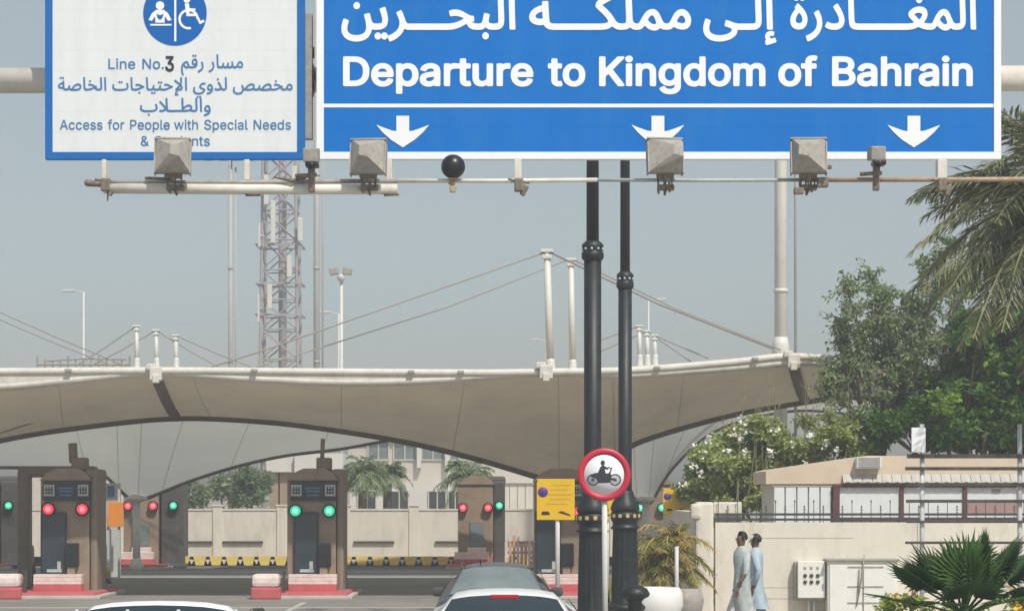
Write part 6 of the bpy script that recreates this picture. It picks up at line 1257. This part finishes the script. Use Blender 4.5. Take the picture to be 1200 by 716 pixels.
def limbs(parent, base, tips, r, seed=3, m=None, name='trunk'):
    rnd = random.Random(seed); b = MB(); base = Vector(base); fork = base+Vector((rnd.uniform(-.1, .1), 0, (Vector(tips[0]).z-base.z)*.4))
    b.tube([base, base.lerp(fork, .5)+Vector((.04, .02, 0)), fork], [r, r*.8, r*.65], 9)
    for tp in tips:
        tp = Vector(tp); md = fork.lerp(tp, .5)+Vector((rnd.uniform(-.15, .15), rnd.uniform(-.1, .1), -.1))
        b.tube([fork-Vector((0, 0, .1)), md, tp], [r*.5, r*.3, r*.1], 6)
        for _ in range(3):
            e = md.lerp(tp, rnd.random())+Vector((rnd.uniform(-.5, .5), rnd.uniform(-.4, .4), rnd.uniform(.1, .5))); b.tube([md.lerp(tp, .4), e], [r*.18, r*.05], 4)
    b.build(name, m or M['bark'], parent)
# dense dark green tree at right
dd = 45.9
dt = thing('leafy_tree', 'dense dark green tree hanging over the roof at the right edge', 'tree', (U(1150, 0, dd).x, dd, 0))
cl = []
for px, py, r in ((1160,400,34),(1125,425,28),(1185,430,36),(1110,455,24),(1150,462,38),(1195,470,38),(1085,492,24),(1120,500,30),(1160,500,32),(1195,508,30),(1140,385,24),(1185,375,30),(1098,512,16),(1034,492,18),(1030,512,16),(1042,505,16),(1140,518,16),(1180,528,16),(1235,420,50),(1240,500,45),(1225,370,40),(1075,478,15),(1055,497,12)):
    p = U(px, py, dd+random.uniform(-.6, .8)); cl.append((p.x, p.y, p.z, r/56.6*1.04))
crown('crown', cl, .19, L['dense'], dt, 40000, 5, weights=(.55, .36, .09), shell=.35, aspect=.55)
p = U(1104, 468, dd-.7); crown('bright_spray', [(p.x, p.y, p.z, .33)], .15, [L['dense'][2]]*3, dt, 260, 6)
limbs(dt, (U(1150, 0, dd).x, dd, 0), [tuple(U(a, c, dd)) for a, c in ((1160, 420), (1100, 490), (1190, 470), (1130, 440), (1035, 500), (1200, 400))], .2)
# open thin-leaved tree
d3 = 46.6
tt = thing('feathery_tree', 'thin grey green tree with open airy crown in front of the canopy end', 'tree', (U(1030, 0, d3).x, d3, 0))
rnd = random.Random(11); bb = MB(); lf = MB()
tips = []
root = U(1030, 600, d3)
SH = 16
main = [((1030, 600), (1020, 480), (1000, 400), (975, 335)), ((1030, 560), (1040, 460), (1030, 380), (1005, 318)), ((1025, 540), (1060, 440), (1075, 370), (1092, 320)), ((1022, 500), (990, 440), (975, 400), (968, 375)), ((1030, 520), (1055, 430), (1060, 390), (1050, 350)), ((1020, 500), (1000, 430), (1010, 380), (1020, 345)), ((1040, 500), (1085, 450), (1100, 400), (1110, 350)), ((1025, 520), (985, 470), (965, 450), (960, 430)), ((1030, 500), (1045, 440), (1060, 420), (1080, 400))]
for br in main:
    dz = rnd.uniform(-.8, .8); pts = [U(a+SH*(i/3), c, d3+dz*i/3) for i, (a, c) in enumerate(br)]; pts = [Vector(q) for q in spline([tuple(p) for p in pts], 5)]
    bb.tube(pts, [.07*(1-i/len(pts))+.012 for i in range(len(pts))], 5)
    for i in range(5, len(pts)):
        for _ in range(5):
            dv = Vector((rnd.gauss(0, 1), rnd.gauss(0, .8), rnd.gauss(.1, .7))).normalized(); ln = rnd.uniform(.18, .52)
            e = pts[i]+dv*ln-Vector((0, 0, ln*.12)); bb.tube([pts[i], e], [.012, .005], 3)
            for k in range(24):
                f_ = (k+1)/24; q_ = pts[i].lerp(e, f_)+Vector((rnd.gauss(0, .05), rnd.gauss(0, .05), rnd.gauss(0, .05)))
                leaf(lf, q_, rnd.uniform(.08, .16), rnd.uniform(.035, .06), rnd, rnd.choices((0, 1, 2), (.3, .5, .2))[0], .6)
bb.tube([(root.x, d3, 0), root], [.14, .08], 8)
bb.build('trunk', M['bark'], tt); lf.build('crown', L['thin'], tt, fixn=False)
cl = []
for px, py, r in ((1028,455,26),(1040,455,34),(1070,440,28),(1005,492,16),(1020,490,30),(1050,490,34),(1085,465,25),(1032,420,24),(1010,425,14),(1060,405,28),(1020,385,16),(1040,380,24),(1085,345,22),(1100,310,24),(1125,330,26),(1075,385,24),(1150,320,26),(1110,290,18),(1020,350,12)):
    p = U(px, py, d3+random.uniform(-.2, .8)); cl.append((p.x, p.y, p.z, r/F*d3))
crown('lower_crown', cl, .12, L['thin'], tt, 12000, 8, weights=(.35, .4, .25), aspect=.4)
# flowering bush
d4 = 46.4
fb_ = thing('flowering_bush', 'wide olive green bush with white blossoms behind the wall end', 'bush', (U(900, 0, d4).x, d4, 0))
cl = []
for px, py, r in ((840,545,34),(820,570,24),(875,520,34),(905,545,38),(940,515,34),(970,540,34),(1000,515,30),(870,570,34),(930,570,34),(850,510,18),(895,500,22),(975,500,25),(1010,545,25),(815,590,20),(845,590,24),(900,590,24)):
    p = U(px, py, d4+random.uniform(-.5, .5)); cl.append((p.x, p.y, p.z, r/F*d4))
crown('foliage', cl, .14, L['bush'], fb_, 36000, 9, weights=(.36, .42, .22), aspect=.42)
rnd = random.Random(5); b = MB()
for px, py in ((868,495),(858,508),(872,508),(866,515),(815,523),(825,530),(812,545),(835,548),(820,555),(855,545),(798,568),(912,502),(927,520),(948,512),(968,520),(980,527),(872,530),(833,515),(850,530),(905,530),(945,545)):
    p = U(px+rnd.uniform(-2, 2), py, d4-.75)
    for k in range(12): leaf(b, p+Vector((rnd.gauss(0, .045), rnd.gauss(0, .04), rnd.gauss(0, .04))), .085, .07, rnd, 0)
b.build('blossom', BLOSSOM, fb_, fixn=False)
b = MB()
for k in range(26):
    px = rnd.uniform(850, 985); y0 = rnd.uniform(432, 490); p = U(px, 590, d4-.4); q = U(px+rnd.uniform(-12, 12), y0, d4-.4); md = p.lerp(q, .5)+Vector((rnd.uniform(-.1, .1), 0, 0)); b.tube([p, md, q], [.014, .010, .004], 4)
    for j in range(9):
        pp = md.lerp(q, rnd.random()); b.tube([pp, pp+Vector((rnd.uniform(-.12, .12), rnd.uniform(-.1, .1), rnd.uniform(.05, .16)))], [.006, .003], 3)
b.build('dry_stem', L['date'][1], fb_, fixn=False)
limbs(fb_, (U(900, 0, d4).x, d4, 0), [tuple(U(a, c, d4)) for a, c in ((860, 560), (900, 540), (950, 550), (990, 540))], .09, name='stem')

def frond(base, dirv, length, droop, nleaf, ll, rnd, mats, parent, proto_name='frond', lw=.03, curl=.5):
    """curved midrib with leaflets along both sides"""
    b = MB(); d_ = Vector(dirv).normalized(); side = d_.cross(Vector((0, 0, 1)))
    side = side.normalized() if side.length > .05 else Vector((1, 0, 0))
    pts = []
    for k in range(11):
        u = k/10; pts.append(Vector(base)+d_*length*u*(1-.12*u)+Vector((0, 0, -droop*length*u*u)))
    b.tube(pts, [.028*(1-.8*k/10)+.004 for k in range(11)], 5)
    for f in b.bm.faces: f.material_index = 1
    for k in range(nleaf):
        u = .12+.88*k/nleaf; i = min(int(u*10), 9); p = pts[i].lerp(pts[i+1], u*10-i); tg = (pts[i+1]-pts[i]).normalized(); up = side.cross(tg).normalized()
        L__ = ll*math.sin(math.pi*min(.95, .18+u*.8))**.6
        for sg in (-1, 1):
            dv = (side*sg*.9+tg*rnd.uniform(.5, .9)+up*rnd.uniform(-.1, .5)-Vector((0, 0, rnd.uniform(.1, curl)))).normalized()
            w_ = tg*lw/2; m_ = p+dv*L__*.5; e = p+dv*L__-Vector((0, 0, L__*rnd.uniform(.05, .3)))
            vs = [b.bm.verts.new(v) for v in (p-w_*.5, m_-w_, e, m_+w_)]; f = b.bm.faces.new(vs); f.material_index = rnd.choices((0, 1, 2), (.5, .2, .3))[0]
    return b.build(proto_name, mats, parent, fixn=False)
# date palm, upper right
d5 = 31.0; pc = U(1248, 215, d5)
dp = thing('date_palm', 'tall date palm with dusty drooping fronds entering at the upper right', 'palm tree', (pc.x, d5, 0))
rnd = random.Random(21)
b = MB(); b.tube([(pc.x+.1, d5, 0), (pc.x, d5, pc.z*.5), (pc.x, d5, pc.z-.3), (pc.x, d5, pc.z)], [.26, .22, .26, .15], 14)
for k in range(90):
    a = k*2.4; z = .3+k*(pc.z-.6)/90; b.box((pc.x+.24*math.cos(a), d5+.24*math.sin(a), z), (.10, .14, .16), Matrix.Rotation(a, 3, 'Z') @ Matrix.Rotation(.35, 3, 'Y'))
b.build('trunk', M['bark'], dp)
for k in range(96):
    a = k*2.39996; el = rnd.uniform(-.75, .95) if k % 4 else rnd.uniform(-1.0, -.2)
    ms = L['date'] if rnd.random() < .62 else [L['date'][1], L['date'][1], L['date'][0]]
    ln = rnd.uniform(2.0, 2.65)
    frond(pc, (math.cos(a)*math.cos(el), math.sin(a)*math.cos(el), math.sin(el)), ln, rnd.uniform(.25, .5), 46, .52, rnd, ms, dp, lw=.045)
# date clusters
# fan palm, lower right
d6 = 19.0; pf = U(1128, 722, d6)
fp_ = thing('fan_palm', 'dark green fan palm with pleated leaves in the bottom right corner', 'palm', (pf.x, d6, .1))
MB().tube([(pf.x, d6, .1), (pf.x, d6, pf.z-.05)], [.14, .10], 12).build('trunk', M['bark'], fp_)
def fan(base, dirv, stalk, rad, tilt, rnd, mats, parent, n=26, spread=215, mi0=None):
    b = MB(); d_ = Vector(dirv).normalized(); hub = Vector(base)+d_*stalk
    b.tube([base, Vector(base).lerp(hub, .5)+Vector((0, 0, .02)), hub], [.014, .010, .008], 6)
    for f in b.bm.faces: f.material_index = 1
    side = d_.cross(Vector((0, 0, 1))); side = side.normalized() if side.length > .1 else Vector((1, 0, 0)); up = side.cross(d_).normalized()
    ax = (d_*math.cos(tilt)+up*math.sin(tilt)).normalized(); nrm = side.cross(ax).normalized(); mi = mi0 if mi0 is not None else rnd.choices((0, 1, 2), (.5, .4, .1))[0]
    for k in range(n):
        a = R(-spread/2+spread*(k+.5)/n); dv = (ax*math.cos(a)+side*math.sin(a)).normalized(); wv = (-ax*math.sin(a)+side*math.cos(a))
        L__ = rad*(1-.22*abs(a)/R(110))*rnd.uniform(.94, 1.05); wd = .52*L__*R(spread)/n*1.02
        p1 = hub+dv*L__*.5; tip = hub+dv*L__-Vector((0, 0, rnd.uniform(.02, .12)*L__))
        q0 = hub+dv*.02; l1 = p1-wv*wd*.5+nrm*.012; r1 = p1+wv*wd*.5+nrm*.012; c1 = p1-nrm*.012
        l2 = hub+dv*L__*.75-wv*wd*.30; r2 = hub+dv*L__*.75+wv*wd*.30; c2 = hub+dv*L__*.76-nrm*.008
        vv = {k_: b.bm.verts.new(v) for k_, v in dict(q0=q0, l1=l1, r1=r1, c1=c1, l2=l2, r2=r2, c2=c2, t=tip).items()}
        for f in (('q0', 'l1', 'c1'), ('q0', 'c1', 'r1'), ('l1', 'l2', 'c2', 'c1'), ('c1', 'c2', 'r2', 'r1'), ('l2', 't', 'c2'), ('c2', 't', 'r2')):
            ff = b.bm.faces.new([vv[k_] for k_ in f]); ff.material_index = mi
    return b.build('frond', mats, parent, fixn=False)
rnd = random.Random(31)
spec = [((-.25, -.1, .95), .30, .42, .2, 1), ((.1, -.2, .9), .28, .42, .3, 2), ((.55, -.1, .7), .42, .42, .1, 0), ((-.75, -.2, .5), .45, .42, .1, 0), ((-.9, .0, .22), .50, .40, 0, 0), ((.85, .1, .35), .45, .42, 0, 0), ((.3, .5, .8), .4, .42, .2, 0), ((-.4, .5, .7), .4, .42, .2, 0), ((.6, -.5, .3), .4, .4, -.2, 1), ((-.5, -.6, .25), .4, .4, -.2, 0), ((.05, -.6, .45), .3, .42, -.1, 0), ((-.95, .2, -.05), .5, .4, -.2, 1), ((.95, -.2, 0), .5, .4, -.2, 0), ((.2, .3, .95), .38, .42, .2, 1), ((.4, .0, .9), .45, .40, .4, 0), ((-.6, .1, .75), .42, .40, .2, 0), ((.75, .2, .55), .5, .42, .1, 0), ((-.15, .3, .9), .32, .4, .3, 1)]
spec += [((.95, -.1, .3), .55, .42, .1, 0), ((.8, .2, .6), .6, .40, .2, 0), ((.3, -.2, .9), .34, .44, .3, 1), ((-.05, -.25, 1), .3, .46, .25, 1), ((.65, .1, .75), .5, .42, .2, 0), ((-.7, -.3, .6), .42, .42, .1, 0), ((.15, -.4, .7), .3, .42, .1, 1)]
for dv, st_, rd, tl, mi in spec: fan(pf, dv, st_, rd*1.0, tl, rnd, L['fan'], fp_, mi0=mi)
fl = thing('flower_bush', 'yellow flowering shrub around the foot of the fan palm', 'shrub', (U(1125, 0, d6+.8).x, d6+.8, .1))
b = MB(); cl = [(U(px, py, d6+.9).x, d6+.9, U(px, py, d6+.9).z, .16) for px, py in ((1050, 712), (1075, 708), (1195, 712), (1170, 725), (1100, 725), (1140, 730))]
crown('foliage', cl, .07, L['bush'], fl, 1500, 12)
for px, py in ((1066,680),(1074,682),(1070,688),(1188,690),(1194,694),(1192,712),(1198,714),(1050,700)):
    p = U(px, py, d6+.7)
    for k in range(9): leaf(b, p+Vector((rnd.gauss(0, .018),)*1+(rnd.gauss(0, .02), rnd.gauss(0, .018))), .05, .04, rnd, 0)
b.build('blossom', YBLOSSOM, fl, fixn=False)
b = MB()
for (x, y, z, r) in cl: b.tube([(x, y, .1), (x+.03, y, z)], [.02, .008], 5)
b.tube([U(1070, 684, d6+.8), (U(1073, 0, d6).x, d6+.8, .1)], .008, 5); b.tube([U(1190, 692, d6+.8), (U(1190, 0, d6).x, d6+.8, .1)], .008, 5)
b.build('stem', M['bark'], fl)
t = thing('bollard', 'short black bollard with domed cap beside the second lamp post', 'bollard', (U(744, 0, 31).x, 31, .116))
x = t.location.x; MB().lathe((x, 31, 0), [(.16, .117), (.16, .2), (.11, .26), (.10, .82), (.13, .85)], 20).build('post', M['postblack'], t)
MB().lathe((x, 31, 0), [(.13, .851), (.20, .89), (.21, .93), (.17, 1.0), (.08, 1.04), (0, 1.05)], 20).build('cap', M['postblack'], t)
# planter with bushy palm
d7 = 38.0; pp = U(768, 0, d7)
pl = thing('planter', 'white rounded planter bowl beside the second lamp post', 'planter', (pp.x, d7, .1))
MB().lathe((pp.x, d7, 0), [(.28, .117), (.38, .18), (.48, .42), (.46, .64), (.41, .72), (.36, .72), (.36, .6)], 28).build('bowl', M['planter'], pl)
MB().lathe((pp.x, d7, 0), [(.37, .63), (.2, .66), (0, .67)], 20).build('soil', M['soil'], pl)
gb = thing('planter', 'grey rounded planter bowl just right of the white one', 'planter', (U(803, 0, 39).x, 39, .1))
x = gb.location.x; MB().lathe((x, 39, 0), [(.18, .117), (.28, .2), (.33, .45), (.29, .66), (.23, .66)], 24).build('bowl', M['lampgrey'], gb)
MB().lathe((x, 39, 0), [(.25, .6), (0, .63)], 16).build('soil', M['soil'], gb)
sp_ = thing('bushy_palm', 'small scruffy palm with brownish fronds growing behind the planters', 'palm', (U(783, 0, 39.6).x, 39.6, 0))
x = sp_.location.x; rnd = random.Random(8); zc = U(0, 634, 39.6).z
MB().tube([(x, 39.6, .1), (x, 39.6, zc)], [.16, .13], 10).build('trunk', M['bark'], sp_)
for k in range(90):
    a = k*2.39996; el = rnd.uniform(-.5, 1.0); frond((x+rnd.uniform(-.15, .15), 39.6, zc-.1+rnd.uniform(-.35, .2)), (math.cos(a)*math.cos(el), math.sin(a)*math.cos(el), math.sin(el)), rnd.uniform(.62, .95), .5, 22, .28, rnd, L['small'] if k % 2 else [L['small'][1]]*3, sp_, lw=.032)
b = MB().tube([U(793, 640, 38.6), (U(793, 0, 38.6).x, 38.6, .1)], .035, 8); tag(b.build('marker_post', M['steel']), 'thin grey post standing in front of the bushy palm', 'post')
sp2 = thing('reed_plant', 'thin leaning green leaves seen between the two black posts', 'plant', (U(713, 0, 38).x, 38, .1))
b = MB()
for k in range(14):
    p = U(713+rnd.uniform(-3, 3), 740, 38); q = U(713+rnd.uniform(-9, 9), rnd.uniform(635, 690), 38); leafw = Vector((.014, 0, 0)); m_ = p.lerp(q, .55)+Vector((rnd.uniform(-.05, .05), 0, 0)); b.poly([p-leafw, m_-leafw, q, m_+leafw, p+leafw], rnd.choice((0, 1)))
b.build('leaf', L['small'], sp2, fixn=False)
# far trees behind the boundary wall
def far_tree(px, py, r, d, label, seed, mats=None, n=1500):
    t = thing('distant_tree', label, 'tree', (U(px, 0, d).x, d, 0), 'trees beyond the boundary wall'); rr = r/F*d; p = U(px, py, d); rnd = random.Random(seed)
    cl = [(p.x+rnd.uniform(-.7, .7)*rr, d+rnd.uniform(-.5, .5)*rr, p.z+rnd.uniform(-.5, .5)*rr, rr*rnd.uniform(.4, .65)) for _ in range(8)]
    crown('crown', cl, .26, mats or L['far'], t, n, seed); limbs(t, (p.x, d, 0), [(p.x-.3*rr, d, p.z), (p.x+.4*rr, d, p.z+.2*rr)], .14, seed)
far_tree(228, 578, 24, 88, 'pale olive tree at the left behind the boundary wall', 1); far_tree(262, 572, 27, 92, 'middle green tree behind the boundary wall left of the gatehouse', 2)
far_tree(294, 568, 26, 90, 'dark green tree touching the left side of the gatehouse', 3, [L['far'][2], L['far'][0], L['far'][0]])
for px, py, r, d, lab, sd_ in ((425, 547, 38, 84, 'grey green palm between the middle booth and the office building', 41), (548, 554, 42, 84, 'date palm in front of the office building, above the far booth', 42), (454, 552, 32, 86, 'smaller palm right beside the grey green one', 43)):
    t = thing('palm_tree', lab, 'palm tree', (U(px, 0, d).x, d, 0), 'palms beyond the boundary wall'); rnd = random.Random(sd_); c_ = U(px, py, d); rr = r/F*d
    MB().tube([(c_.x, d, 0), (c_.x, d, c_.z)], [.2, .16], 10).build('trunk', M['bark'], t)
    for k in range(36):
        a = k*2.39996; el = rnd.uniform(-.8, 1.1); frond(c_, (math.cos(a)*math.cos(el), math.sin(a)*math.cos(el), math.sin(el)), rr*rnd.uniform(.85, 1.1), .45, 18, rr*.34, rnd, L['far'], t, lw=.07)
t = thing('far_hall', 'low pale building closing the view behind the left booths', 'building', (U(60, 0, 130).x, 130, 0))
block(t, 'wall', -300, 596, 250, 130, M['bcream'], 12); block(t, 'parapet', -300, 594, 252, 129.8, M['bwhite'], .19, 598)

# ================================================================ AIR
b = MB().bx((-95, -12, -1), (60, 165, 34)); b.bm.faces.ensure_lookup_table()
hz = b.build('haze', bpy.data.materials.new('haze_air'), kind='stuff'); hm = hz.data.materials[0]; hm.use_nodes = True
hn = hm.node_tree; hn.nodes.remove(hn.nodes['Principled BSDF']); pv = hn.nodes.new('ShaderNodeVolumePrincipled')
pv.inputs['Color'].default_value = (.92, .95, .98, 1); pv.inputs['Density'].default_value = .0032; pv.inputs['Anisotropy'].default_value = .2
hn.links.new(pv.outputs[0], hn.nodes['Material Output'].inputs['Volume'])
